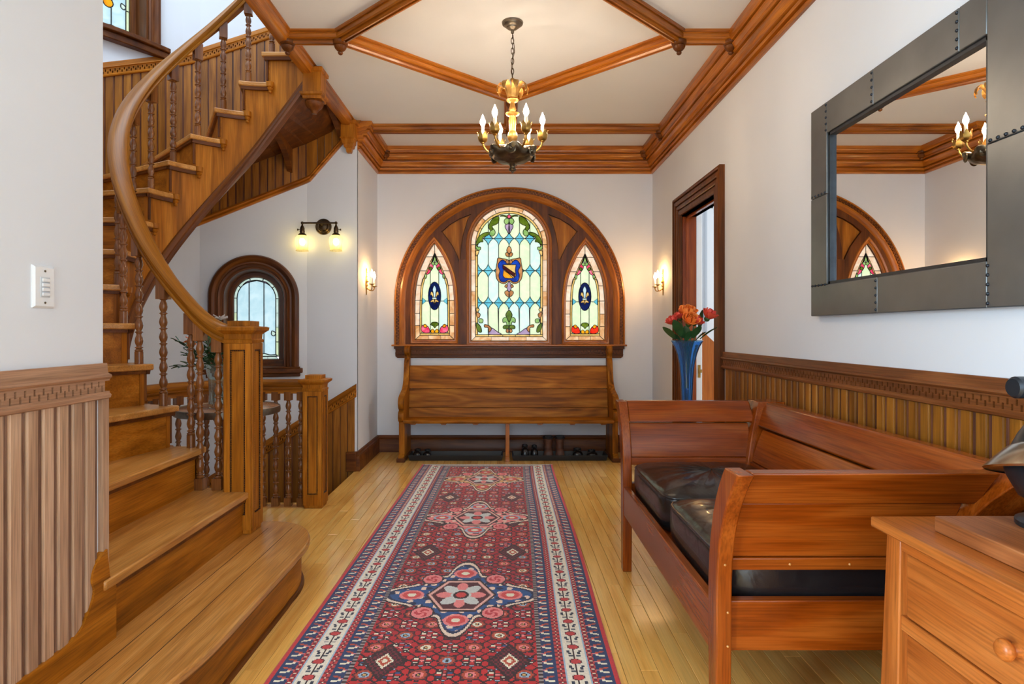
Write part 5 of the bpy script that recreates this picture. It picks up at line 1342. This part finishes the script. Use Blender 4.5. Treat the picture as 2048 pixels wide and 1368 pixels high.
for z0, z1 in ((.664, KT-.024), (.489, .522), (.295, .328), (.08, .118)):
    MB().box(FX+.001, FX+.03, KY0+.075, KY1-.075, z0, z1).build('drawer_divider', M['chestY'], CH, bevel=.002)
tag(MB().box(.925, 1.36, .6, 1.315, KT+.0005, KT+.034).build('wooden_board', M['board'], bevel=.003), 'thick brown wooden board lying on the chest of drawers', 'board')

# ---- dark metal lamp cut by the right edge
M['gun'] = plain('gunmetal', (52,58,66), .35, metal=.7, noise=.2, nscale=30)
M['steel'] = plain('polished_steel', (196,188,172), .2, metal=1, noise=.08, nscale=12)
LX, LY, LZ = 1.135, 1.22, KT+.034
LAMP = thing('table_lamp', 'dark metal lamp with polished steel brim on the chest, cut by right edge', 'lamp', (LX, LY, LZ))
T0 = Matrix.Translation((LX, LY, LZ))
MB().lathe([(.09,.0),(.09,.01),(.06,.02),(.03,.03),(.022,.035)], 28, T0).build('base', M['gun'], LAMP)
MB().lathe([(.02,.03),(.05,.04),(.085,.06),(.105,.10),(.11,.125),(.10,.15),(.085,.185),(.062,.225),(.045,.26),(.03,.285),(.02,.29)], 28, T0).build('body', M['gun'], LAMP)
TB = T0@Matrix.Translation((-.01, -.02, .125))@Matrix.Rotation(R(-14), 4, 'X')@Matrix.Rotation(R(6), 4, 'Y')
MB().lathe([(.145,-.008),(.148,-.004),(.145,.0),(.13,.016),(.105,.04),(.08,.052),(.075,.05),(.10,.036),(.135,.0)], 32, TB, cap=False).build('brim', M['steel'], LAMP, 60)
MB().lathe([(.018,-.05),(.022,-.045),(.022,.0),(.018,.005),(.02,.01),(.02,.06)], 18, T0@Matrix.Translation((-.07, 0, .285))@Matrix.Rotation(R(90), 4, 'Y')).build('swivel', M['gun'], LAMP)
# ================================================================== lamps
def bulb_prof(s=1.0): return [(.0045*s,0),(.008*s,.006*s),(.0125*s,.018*s),(.0135*s,.026*s),(.011*s,.038*s),(.0065*s,.05*s),(.003*s,.06*s),(.0008*s,.067*s)]
CHX, CHY = .042, 3.42
CHD = thing('chandelier', 'six-candle brass chandelier with tulip cups hanging on a chain', 'chandelier', (CHX, CHY, ZC))
T = Matrix.Translation((CHX, CHY, 0))
MB().lathe([(.004,2.815),(.009,2.82),(.009,2.836),(.02,2.84),(.03,2.846),(.033,2.853),(.04,2.855),(.048,2.862),(.05,2.868),(.058,2.87),(.06,2.879),(.02,2.88)], 28, T).build('canopy', M['pewter'], CHD)
ch = MB()
for k in range(9):
    zc = 2.805-.0285*k; pts = []
    for j in range(14):
        a = 2*PI*j/14; r, zz_ = .0075*math.cos(a), .0185*math.sin(a)
        pts.append((CHX+(r if k%2 else 0), CHY+(0 if k%2 else r), zc+zz_))
    ch.tube(pts, .0022, 6, closed=True)
ch.tube([(CHX+.003, CHY, 2.81), (CHX+.012, CHY+.004, 2.72), (CHX-.006, CHY, 2.64), (CHX, CHY, 2.53)], .002, 6)
ch.build('chain', M['iron'], CHD, kind='stuff')
MB().lathe([(.006,2.505),(.01,2.51),(.007,2.52),(.006,2.545),(.012,2.552),(.012,2.562),(.005,2.568)], 14, T).build('hook_ball', M['brass'], CHD)
MB().lathe([(.02,2.185),(.026,2.19),(.022,2.2),(.016,2.206),(.019,2.215),(.026,2.225),(.029,2.24),(.026,2.256),(.017,2.27),(.018,2.29),(.022,2.33),(.018,2.346),(.02,2.352),(.034,2.36),(.04,2.368),(.03,2.372),(.017,2.378),(.021,2.392),(.015,2.41),(.013,2.428),(.03,2.436),(.036,2.444),(.028,2.45),(.024,2.46),(.03,2.49),(.036,2.51),(.01,2.512)], 22, T).build('stem', M['gold'], CHD)
def strip(mb, pts, widths, side, thick=.0018):
    """leaf-like strip along 3D points, width vector side"""
    rings = []
    for p, w in zip(pts, widths):
        p = Vector(p); s = side*w; n_ = Vector((0, 0, 1)).cross(side).normalized()
        rings.append([tuple(p-s), tuple(p-s*.4+n_*thick*3), tuple(p+s*.4+n_*thick*3), tuple(p+s), tuple(p-n_*thick)])
    mb.loft(rings)
for k in range(8):
    a = 2*PI*k/8+.2; d = Vector((math.cos(a), math.sin(a), 0)); side = Vector((-d.y, d.x, 0)); m = MB()
    pts = [Vector((CHX, CHY, 0))+d*r+Vector((0, 0, z)) for r, z in ((.026,2.455),(.032,2.48),(.042,2.508),(.058,2.528),(.074,2.532),(.086,2.518),(.09,2.498),(.086,2.482))]
    strip(m, pts, [.011,.013,.015,.018,.019,.017,.012,.003], side); m.build('leaf', M['gold'], CHD, 60)
# dark lobed bowl with finial
bw = MB(); rings = []
for r, z in ((.012,2.06),(.02,2.085),(.03,2.09),(.075,2.1),(.11,2.118),(.128,2.14),(.132,2.158),(.122,2.166),(.09,2.172),(.05,2.188),(.018,2.19)):
    rings.append([(CHX+r*(1+(.10*math.cos(6*2*PI*j/48+2.6) if r > .06 else 0))*math.cos(2*PI*j/48), CHY+r*(1+(.10*math.cos(6*2*PI*j/48+2.6) if r > .06 else 0))*math.sin(2*PI*j/48), z+(.012*math.cos(6*2*PI*j/48+2.6) if r > .1 else 0)) for j in range(48)])
bw.loft(rings); bw.build('bowl', M['bronze'], CHD, 60)
for k in range(6):
    a = R(-90+25-30+60*k); cxr = CHX+.125*math.cos(a); cyr = CHY+.125*math.sin(a)
    Mr = Matrix.Translation((cxr, cyr, 2.138))@Matrix.Rotation(a, 4, 'Z')@Matrix.Rotation(R(90), 4, 'Y')
    MB().lathe([(.028,0),(.03,.006),(.024,.01),(.02,.006),(.012,.004),(.008,.012),(.001,.016)], 16, Mr).build('rosette', M['bronze'], CHD, 60)
MB().lathe([(.001,2.032),(.006,2.038),(.008,2.044),(.018,2.048),(.022,2.056),(.014,2.064),(.008,2.07),(.012,2.078),(.02,2.088)], 16, T).build('finial', M['bronze'], CHD)
def cup_petals(m, c, r0, r1, h, n=6):
    for k in range(n):
        a = 2*PI*k/n; d = Vector((math.cos(a), math.sin(a), 0)); side = Vector((-d.y, d.x, 0))
        pts = [Vector(c)+d*r+Vector((0, 0, z)) for r, z in ((r0, 0), (r1*.8, h*.18), (r1, h*.42), (r1*.98, h*.66), (r1*1.1, h*.85), (r1*1.3, h))]
        strip(m, pts, [r1*.3, r1*.52, r1*.6, r1*.5, r1*.3, r1*.05], side, .0012)
for k in range(6):
    a = R(-90+25+60*k); d = Vector((math.cos(a), math.sin(a), 0)); c0 = Vector((CHX, CHY, 0)); rr_ = .168
    arm = MB(); P = [c0+d*r+Vector((0, 0, z)) for r, z in ((.06,2.15),(.09,2.142),(.12,2.148),(.146,2.165),(.162,2.188),(.168,2.212))]
    A = arm.tube(catmull([tuple(p) for p in P], 4, False), .0058, 8).build('arm', M['brass'], CHD, 60)
    top = c0+d*rr_
    m = MB(); cup_petals(m, (top.x, top.y, 2.208), .008, .026, .062); m.lathe([(.004,2.2),(.012,2.206),(.01,2.214)], 12, Matrix.Translation((top.x, top.y, 0))); m.build('tulip_cup', M['brass'], A, 60)
    MB().lathe([(.0095,2.215),(.0095,2.298),(.006,2.3)], 14, Matrix.Translation((top.x, top.y, 0))).build('candle_sleeve', M['sleeve'], A)
    MB().lathe([(r*1.15, 2.299+z*1.05) for r, z in bulb_prof()], 14, Matrix.Translation((top.x, top.y, 0))).build('bulb', M['bulb'], A, 60)
# ---- candle sconces
def sconce(X, Y, sgn, label):
    S = thing('candle_sconce', label, 'wall lamp', (X, Y, 1.58), 'two-candle wall sconces')
    F = lambda a, b, d: (X+sgn*d, Y+a, b)
    pl = catmull([(0,1.465),(.01,1.50),(.022,1.535),(.03,1.575),(.024,1.61),(.012,1.635),(.014,1.66),(.007,1.69),(0,1.70),(-.007,1.69),(-.014,1.66),(-.012,1.635),(-.024,1.61),(-.03,1.575),(-.022,1.535),(-.01,1.50)], 3)
    MB().prism(pl, F, 0, .008).build('backplate', M['brass'], S, bevel=.002)
    m = MB()
    for k in range(5): m.ball(F(0, 1.52+.035*k, .009), .009-.001*k, 6)
    for s in (-1, 1): m.ball(F(s*.014, 1.585, .012), .009, 6); m.ball(F(s*.012, 1.55, .01), .007, 6)
    m.build('relief', M['gold'], S, 60)
    for s, dep, zc in ((-1, .062, 1.556), (1, .062, 1.544)):
        A = MB().tube(catmull([F(0,1.53,.008), F(s*.012,1.508,.03), F(s*.034,1.506,.052), F(s*.048,1.524,dep), F(s*.048,zc-.006,dep)], 5, False), .0042, 8).build('arm', M['brass'], S, 60)
        c = F(s*.048, 0, dep); Tm = Matrix.Translation(c)
        MB().lathe([(.004,zc-.012),(.012,zc-.005),(.026,zc),(.026,zc+.003),(.008,zc+.004)], 18, Tm).build('drip_pan', M['brass'], A)
        MB().lathe([(.0085,zc+.003),(.0085,zc+.062),(.005,zc+.064)], 12, Tm).build('candle_sleeve', M['sleeve'], A)
        MB().lathe([(r, zc+.063+z) for r, z in bulb_prof(1.0)], 12, Tm).build('bulb', M['bulbs'], A, 60)
sconce(XL, 5.336, 1, 'brass two-candle sconce on the short wall left of the arched window')
sconce(XR, 5.41, -1, 'brass two-candle sconce beside the doorway, right of the arched window')
# ---- two-shade wall light on the stair wall
VX, VZ = -1.492, 2.012; VYw = 5.02
VL = thing('wall_light', 'bronze wall light with two ribbed glass shades above the stairs', 'wall lamp', (VX, VYw, VZ))
Mw = Matrix.Translation((VX, VYw, VZ-.005))@Matrix.Rotation(R(90), 4, 'X')
MB().lathe([(.066,0),(.066,.008),(.058,.014),(.054,.012),(.05,.018),(.042,.024),(.036,.022),(.03,.03),(.012,.034),(.001,.035)], 32, Mw).build('backplate', M['iron'], VL)
yb_ = VYw-.085; xa, xb = VX-.148, VX+.125
MB().tube([(VX, VYw-.02, VZ), (VX, yb_, VZ+.012)], .008, 10).build('stem', M['iron'], VL)
MB().tube([(xa, yb_, VZ+.012), (xb, yb_, VZ+.012)], .007, 10).build('bar', M['iron'], VL)
def glass_shade():
    nt = NT('ribbed_glass'); g = nt.n('ShaderNodeBsdfTranslucent'); g.inputs[0].default_value = lin((255,246,206)); t = nt.n('ShaderNodeBsdfTransparent'); t.inputs[0].default_value = lin((255,248,224)); gl = nt.n('ShaderNodeBsdfGlossy'); gl.inputs['Roughness'].default_value = .08
    m1 = nt.n('ShaderNodeMixShader'); m1.inputs[0].default_value = .55; nt.l(g.outputs[0], m1.inputs[1]); nt.l(t.outputs[0], m1.inputs[2])
    m2 = nt.n('ShaderNodeMixShader'); m2.inputs[0].default_value = .08; nt.l(m1.outputs[0], m2.inputs[1]); nt.l(gl.outputs[0], m2.inputs[2]); nt.l(m2.outputs[0], nt.out.inputs[0]); return nt.m
M['shade'] = glass_shade(); M['bulbv'] = emit('lit_bulb_wall_light', (255,228,150), 9)
for xx, s in ((xa, -1), (xb, 1)):
    Tm = Matrix.Translation((xx, yb_, VZ))
    MB().ball((xx, yb_, VZ+.012), .0125, 8).build('elbow', M['iron'], VL, 60)
    K = MB().lathe([(.006,.0),(.008,-.01),(.012,-.016),(.018,-.03),(.018,-.05),(.02,-.055),(.018,-.07),(.03,-.078),(.034,-.088),(.032,-.09)], 18, Tm).build('socket', M['iron'], VL)
    MB().tube([(xx, yb_, VZ-.042), (xx+s*.035, yb_, VZ-.042)], .0025, 6).box(xx+s*.036-.005, xx+s*.036+.005, yb_-.004, yb_+.004, VZ-.049, VZ-.035).build('key_switch', M['iron'], K)
    m = MB(); rings = []
    for r, z in ((.03,-.088),(.046,-.1),(.053,-.118),(.053,-.14),(.049,-.17),(.044,-.205),(.05,-.216)):
        rings.append([(xx+r*(1+.03*math.cos(16*2*PI*j/64))*math.cos(2*PI*j/64), yb_+r*(1+.03*math.cos(16*2*PI*j/64))*math.sin(2*PI*j/64), VZ+z) for j in range(64)])
    m.loft(rings, cap=False); m.build('glass_shade', M['shade'], VL, 60)
    MB().ball((xx, yb_, VZ-.14), .024, 10, 1.2).build('bulb', M['bulbv'], VL, 60)

# ================================================================== mirror
MY0, MY1, MZ0, MZ1, FWm = 1.60, 2.731, 1.215, 2.127, .134
MX = XR-.002
def Fm(a, b, d): return (MX-d, a, b)
M['sheet'] = plain('dark_zinc_sheet', (110,114,116), .36, metal=.7, noise=.12, nscale=6, bump=.06)
nt = NT('mirror_glass'); bm_ = principled(nt, .0, 1.0); bm_.inputs['Base Color'].default_value = (.93, .93, .92, 1); M['mirror'] = nt.m
MIR = thing('wall_mirror', 'large mirror in a riveted dark metal frame on the right wall', 'mirror', (MX, (MY0+MY1)/2, MZ0))
MB().fbox(Fm, MY0+.1, MY1-.1, MZ0+.1, MZ1-.1, .004, .012).build('glass', M['mirror'], MIR, 0)
iy0, iy1, iz0, iz1 = MY0+FWm, MY1-FWm, MZ0+FWm, MZ1-FWm
q3 = [1.98, 2.325]; sheets = []
D = .034
def sheet(a0, a1, b0, b1): MB().fbox(Fm, a0+.0006, a1-.0006, b0+.0006, b1-.0006, 0, D).build('frame_sheet', M['sheet'], MIR, bevel=.003)
zl = MZ0+.52; zr = 1.68
ty = [MY0+FWm, 2.02-.19, 2.02+.30, iy1]
for a0, a1 in zip([iy0, 1.84, 2.27], [1.84, 2.27, iy1]): sheet(a0, a1, iz1, MZ1)
for a0, a1 in zip([iy0, 2.245], [2.245, MY1]): sheet(a0, a1, MZ0, iz0)
for b0, b1 in ((iz0, zl), (zl, MZ1)): sheet(iy1, MY1, b0, b1)
for b0, b1 in ((MZ0, zr), (zr, MZ1)): sheet(MY0, iy0, b0, b1)
m = MB(); m.fbox(Fm, iy0, iy0+.012, iz0, iz1, .0, D-.008); m.fbox(Fm, iy1-.012, iy1, iz0, iz1, 0, D-.008); m.fbox(Fm, iy0, iy1, iz0, iz0+.012, 0, D-.008); m.fbox(Fm, iy0, iy1, iz1-.012, iz1, 0, D-.008); m.build('inner_lip', M['gun'], MIR, 0)
rv = MB()
def rivets(a0, b0, a1, b1, n=5):
    for k in range(n):
        t = (k+.5)/n; rv.ball(Fm(a0+(a1-a0)*t, b0+(b1-b0)*t, D), .0055, 6)
for a in (1.848, 2.278, iy1+.006): rivets(a, iz1, a, MZ1)
for a in (2.253, iy0-.004): rivets(a, MZ0, a, iz0)
for b in (zl+.008, iz0+.0): rivets(iy1, b, MY1, b)
rivets(MY0, zr+.008, iy0, zr+.008)
rv.build('rivets', M['gun'], MIR, 60, kind='stuff')

# ---- light switch
Fl = lambda a, b, d: (XW+d, a, b)
sy0 = 1220*1.23/(1010-62); sy1 = 1220*1.23/(1010-105); sz0 = wz(617, sy1); sz1 = wz(530, sy0)
sy0, sy1 = sy0, sy1
M['plastic'] = plain('white_plastic', (232,236,240), .25)
SW = thing('light_switch', 'white keypad light switch plate on the near left wall', 'switch', (XW, (sy0+sy1)/2, 1.25))
sz0, sz1 = 1.211, 1.323
cy_ = (sy0+sy1)/2; hw = (sy1-sy0)/2
MB().loft([[Fl(cy_-hw+k, sz0+k, d), Fl(cy_+hw-k, sz0+k, d), Fl(cy_+hw-k, sz1-k, d), Fl(cy_-hw+k, sz1-k, d)] for k, d in ((0,0),(0,.003),(.005,.008))]).build('plate', M['plastic'], SW, 20)
MB().fbox(Fl, cy_-.0165, cy_+.0165, sz0+.028, sz1-.03, .008, .0095).build('keypad', plain('keypad_grey', (206,212,218), .3), SW, bevel=.001)
for k in range(4):
    b = sz1-.043-.0125*k; MB().fbox(Fl, cy_-.013, cy_+.013, b, b+.0095, .0095, .013).build('button', M['plastic'], SW, bevel=.0015)
for b in (sz0+.014, sz1-.014): MB().lathe([(.003,0),(.003,.002),(.001,.0025)], 10, Matrix.Translation(Fl(cy_, b, .0075))@Matrix.Rotation(R(90), 4, 'Y')).build('screw', M['pewter'], SW)

# ================================================================== roses in a blue vase on a small stand behind the settee
VSY = 3.30; VSX = wx(1374, VSY); VB = .62
STD = thing('plant_stand', 'small wooden stand hidden behind the far arm of the settee', 'table', (VSX, VSY, 0))
MB().lathe([(.13, VB-.022), (.135, VB-.012), (.13, VB)], 32, Matrix.Translation((VSX, VSY, 0))).build('top', M['darkX'], STD)
for k in range(3):
    a = 2*PI*k/3+.4; MB().tube([(VSX+.05*math.cos(a), VSY+.05*math.sin(a), VB-.02), (VSX+.07*math.cos(a), VSY+.07*math.sin(a), .3), (VSX+.12*math.cos(a), VSY+.12*math.sin(a), .012)], [.012,.011,.012], 8).build('leg', M['darkZ'], STD)
def colglass(name, col, rough=.02):
    nt = NT(name); b = principled(nt, rough); b.inputs['Base Color'].default_value = lin(col); b.inputs['Transmission Weight'].default_value = .92; b.inputs['IOR'].default_value = 1.45; return nt.m
M['blueglass'] = colglass('cobalt_glass', (120,186,244)); M['clearglass'] = colglass('clear_glass', (226,238,236))
VZt = wz(681, VSY)
VAS = thing('flower_vase', 'tall trumpet vase of cobalt blue glass holding roses', 'vase', (VSX, VSY, VB))
sv = (VZt-VB)
vp = [(.045,.0),(.046,.01),(.034,.03),(.028,.08),(.029,.16),(.034,.26),(.041,.34),(.052,.39),(.066,.43),(.084,.46),(.086,.462),(.083,.463),(.064,.433),(.049,.392),(.038,.342),(.03,.26),(.025,.16),(.022,.05),(.001,.04)]
MB().lathe([(r, VB+z/.463*sv) for r, z in vp], 40, Matrix.Translation((VSX, VSY, 0)), cap=False).build('glass_body', M['blueglass'], VAS, 60)
M['stem'] = plain('green_stem', (58,90,40), .5); M['leafg'] = plain('rose_leaf', (44,82,40), .4, noise=.25, nscale=20)
def petal_mat(n, a, b):
    nt = NT(n); bb_ = principled(nt, .5); bb_.inputs['Subsurface Weight'].default_value = 0; oi = nt.n('ShaderNodeObjectInfo'); r = nt.n('ShaderNodeValToRGB'); r.color_ramp.elements[0].color = lin(a); r.color_ramp.elements[1].color = lin(b); nt.l(oi.outputs['Random'], r.inputs[0]); nt.l(r.outputs[0], bb_.inputs['Base Color']); return nt.m
M['rose_o'] = petal_mat('orange_petal', (240,110,36), (250,146,60)); M['rose_r'] = petal_mat('coral_petal', (214,52,44), (238,92,66))
def rose(x, y, z, s, mat, label, tilt=(0, 0)):
    Rr = thing('rose', label, 'flower', (x, y, z), 'roses in the blue vase')
    Rm = Matrix.Translation((x, y, z))@Matrix.Rotation(tilt[0], 4, 'X')@Matrix.Rotation(tilt[1], 4, 'Y')
    lay = [(3, .010, .030, .010, .95), (4, .017, .033, .016, .8), (5, .024, .034, .021, .55), (5, .030, .030, .026, .2)]
    for li, (n, r, h, w, clo) in enumerate(lay):
        for k in range(n):
            a = 2*PI*k/n+li*.7; m = MB(); rings = []
            for t in range(6):
                f = t/5; rad = r*(.35+.65*math.sin(min(1, f*1.3)*PI/2))*(1-clo*.35*f**2)+(.006*f**3 if clo < .5 else 0)
                zz_ = -h*.45+h*1.15*f-(.006*max(0, f-.8)*5 if clo < .3 else 0); ww = 1.25*math.sin(PI*(.12+.76*f))**.6
                ring = []
                for sgn, off in ((1, .0007), (-1, -.0007)):
                    rng_ = [-1, -.5, 0, .5, 1] if sgn > 0 else [1, .5, 0, -.5, -1]
                    for q in rng_:
                        aa = a+q*ww*w/r*.55; ro = rad+off-.002*abs(q)
                        ring.append(tuple(Rm@Vector((ro*math.cos(aa)*s, ro*math.sin(aa)*s, zz_*s))))
                rings.append(ring)
            m.loft(rings); m.build('petal', mat, Rr, 70)
    g = MB().ball(tuple(Rm@Vector((0, 0, -.016*s))), .012*s, 6); g.build('calyx', M['stem'], Rr, 60)
    p0 = Rm@Vector((0, 0, -.02*s))
    MB().tube(catmull([tuple(p0), (VSX+(x-VSX)*.55, VSY+(y-VSY)*.55, z-.07), (VSX+(x-VSX)*.22, VSY+(y-VSY)*.22, VZt-.04), (VSX-(x-VSX)*.08, VSY-(y-VSY)*.08, VB+.22)], 6, False), .0028, 7).build('stem', M['stem'], Rr, 60)
def vpx(u, v, dy): return (wx(u, VSY+dy), VSY+dy, wz(v, VSY+dy))
rose(*vpx(1375, 626, .015), 1.6, M['rose_o'], 'topmost orange rose in the blue vase', (.5, 0))
rose(*vpx(1380, 641, -.035), 1.5, M['rose_o'], 'front orange rose in the blue vase facing the viewer', (.8, .1))
rose(*vpx(1393, 642, -.02), 1.2, M['rose_r'], 'coral red rose tucked right of the front orange rose', (.6, .5))
rose(*vpx(1418, 630, .0), 1.4, M['rose_r'], 'coral red rose standing furthest right in the vase', (.3, .4))
rose(*vpx(1345, 642, .0), 1.15, M['rose_r'], 'orange-red rose bud furthest left in the vase', (.2, -.6))
rose(*vpx(1360, 632, .02), 1.0, M['rose_r'], 'small coral rose bud left of the topmost rose', (.2, -.1))
def leaf(parent, base, tip, w, droop, mat, name='leaf'):
    b_, t_ = Vector(base), Vector(tip); d = t_-b_; side = d.cross(Vector((0, .35, 1))).normalized(); m = MB(); rings = []
    for k in range(7):
        f = k/6; p = b_+d*f+Vector((0, 0, -droop*math.sin(PI*f)*-1)); ww = w*math.sin(PI*(.06+.9*f))**.8
        nrm = side.cross(d).normalized()
        rings.append([tuple(p-side*ww), tuple(p-side*ww*.5+nrm*.002), tuple(p+nrm*-.001), tuple(p+side*ww*.5+nrm*.002), tuple(p+side*ww), tuple(p+nrm*-.0025)])
    m.loft(rings); return m.build(name, mat, parent, 70)
FOL = thing('rose_foliage', 'dark green rose leaves spreading over the rim of the blue vase', 'leaves', (VSX, VSY, VZt))
for (u0, v0, u1, v1, w, dy) in ((1350,678,1326,654,.022,-.05),(1362,672,1348,640,.026,-.07),(1368,676,1352,660,.02,-.04),(1385,676,1402,652,.028,-.06),(1400,678,1434,655,.015,-.03),(1398,662,1405,620,.024,.02),(1376,680,1370,652,.022,-.02),(1392,680,1412,664,.02,0),(1380,678,1388,655,.022,.03),(1360,680,1340,668,.018,-.02),(1372,682,1384,662,.02,-.05)):
    leaf(FOL, vpx(u0, v0, dy*.4), vpx(u1, v1, dy), w, .006, M['leafg'])
# ================================================================== round table with a plant in the stair curve
TX, TY, TZt = -1.56, 3.44, .722
TAB = thing('round_table', 'small round wooden table with metal rim inside the stair curve', 'table', (TX, TY, 0))
Tm = Matrix.Translation((TX, TY, 0))
M['tabletop'] = wood('table_top_wood', (130,84,56), (164,116,84), (184,140,108), axis='X', rough=.25)
MB().lathe([(.265,TZt-.03),(.268,TZt-.002),(.262,TZt),(.001,TZt)], 56, Tm).build('top', M['tabletop'], TAB)
MB().lathe([(.262,TZt-.034),(.275,TZt-.034),(.277,TZt-.02),(.275,TZt+.001),(.27,TZt+.003),(.268,TZt-.002)], 56, Tm, cap=False).build('rim', M['pewter'], TAB)
MB().lathe([(.16,0),(.16,.02),(.05,.04),(.03,.08),(.025,.3),(.03,.5),(.04,.6),(.10,TZt-.04),(.10,TZt-.03)], 28, Tm).build('pedestal', M['darkZ'], TAB)
PX_, PY_ = -1.615, TY-.01
PV = thing('glass_vase', 'tall clear glass vase on the round table behind the balusters', 'vase', (PX_, PY_, TZt))
MB().lathe([(.045,TZt),(.048,TZt+.01),(.046,TZt+.08),(.05,TZt+.16),(.066,TZt+.24),(.063,TZt+.24),(.047,TZt+.16),(.042,TZt+.08),(.04,TZt+.02),(.001,TZt+.018)], 32, Matrix.Translation((PX_, PY_, 0)), cap=False).build('glass_body', M['clearglass'], PV, 60)
BQ = thing('palm_bouquet', 'leafy bouquet with palm fronds and an orange bloom behind the balusters', 'flowers', (PX_, PY_, TZt+.02))
M['palm'] = plain('palm_leaf', (38,84,44), .4, noise=.3, nscale=15)
rg = random.Random(9)
for k, (dx, dy, dz) in enumerate(((-.2,-.02,.10),(-.17,.04,.02),(-.18,-.06,-.03),(.05,-.1,.05),(-.08,-.12,.14),(.1,.05,.08),(-.12,.08,.14),(-.02,.0,.18),(-.1,-.1,.03),(.02,-.1,.0))):
    b0 = Vector((PX_, PY_, TZt+.2)); tip = b0+Vector((dx, dy, dz+.06)); m = MB(); m.tube([tuple(b0-Vector((dx*.2, dy*.2, .16))), tuple(b0), tuple((b0+tip)/2+Vector((0,0,.02))), tuple(tip)], .003, 6)
    fr_ = m.build('frond', M['palm'], BQ, 60)
    d = (tip-b0)
    for j in range(7):
        f = .3+.7*j/6; p = b0+d*f+Vector((0, 0, .02*math.sin(PI*f)))
        for s in (-1, 1):
            side = Vector((-d.y, d.x, 0)).normalized()*s; q = p+side*.055*(1.15-f*.6)+d.normalized()*.05+Vector((0, 0, rg.uniform(-.02, .02)))
            leaf(fr_, tuple(p), tuple(q), .007, .004, M['palm'], 'leaflet')
for k in range(7):
    a = 2*PI*k/7; c = Vector((PX_-.12, PY_-.05, TZt+.37)); leaf(BQ, tuple(c), tuple(c+Vector((.045*math.cos(a), .03*math.sin(a), .035*math.sin(a)+.01))), .018, .004, M['rose_o'], 'orange_petal')
M['whiteflower'] = plain('white_petal', (238,234,230), .5)
for k in range(9):
    a = 2*PI*k/9; c = Vector((PX_+.035, PY_-.04, TZt+.49)); leaf(BQ, tuple(c), tuple(c+Vector((.04*math.cos(a), .03*math.sin(a), .012+.008*(k%3)))), .008, .002, M['whiteflower'], 'white_petal')
MB().tube([(PX_, PY_, TZt+.1), (PX_-.01, PY_-.03, TZt+.3), (PX_+.035, PY_-.04, TZt+.49)], .003, 6).build('flower_stem', M['stem'], BQ, 60)
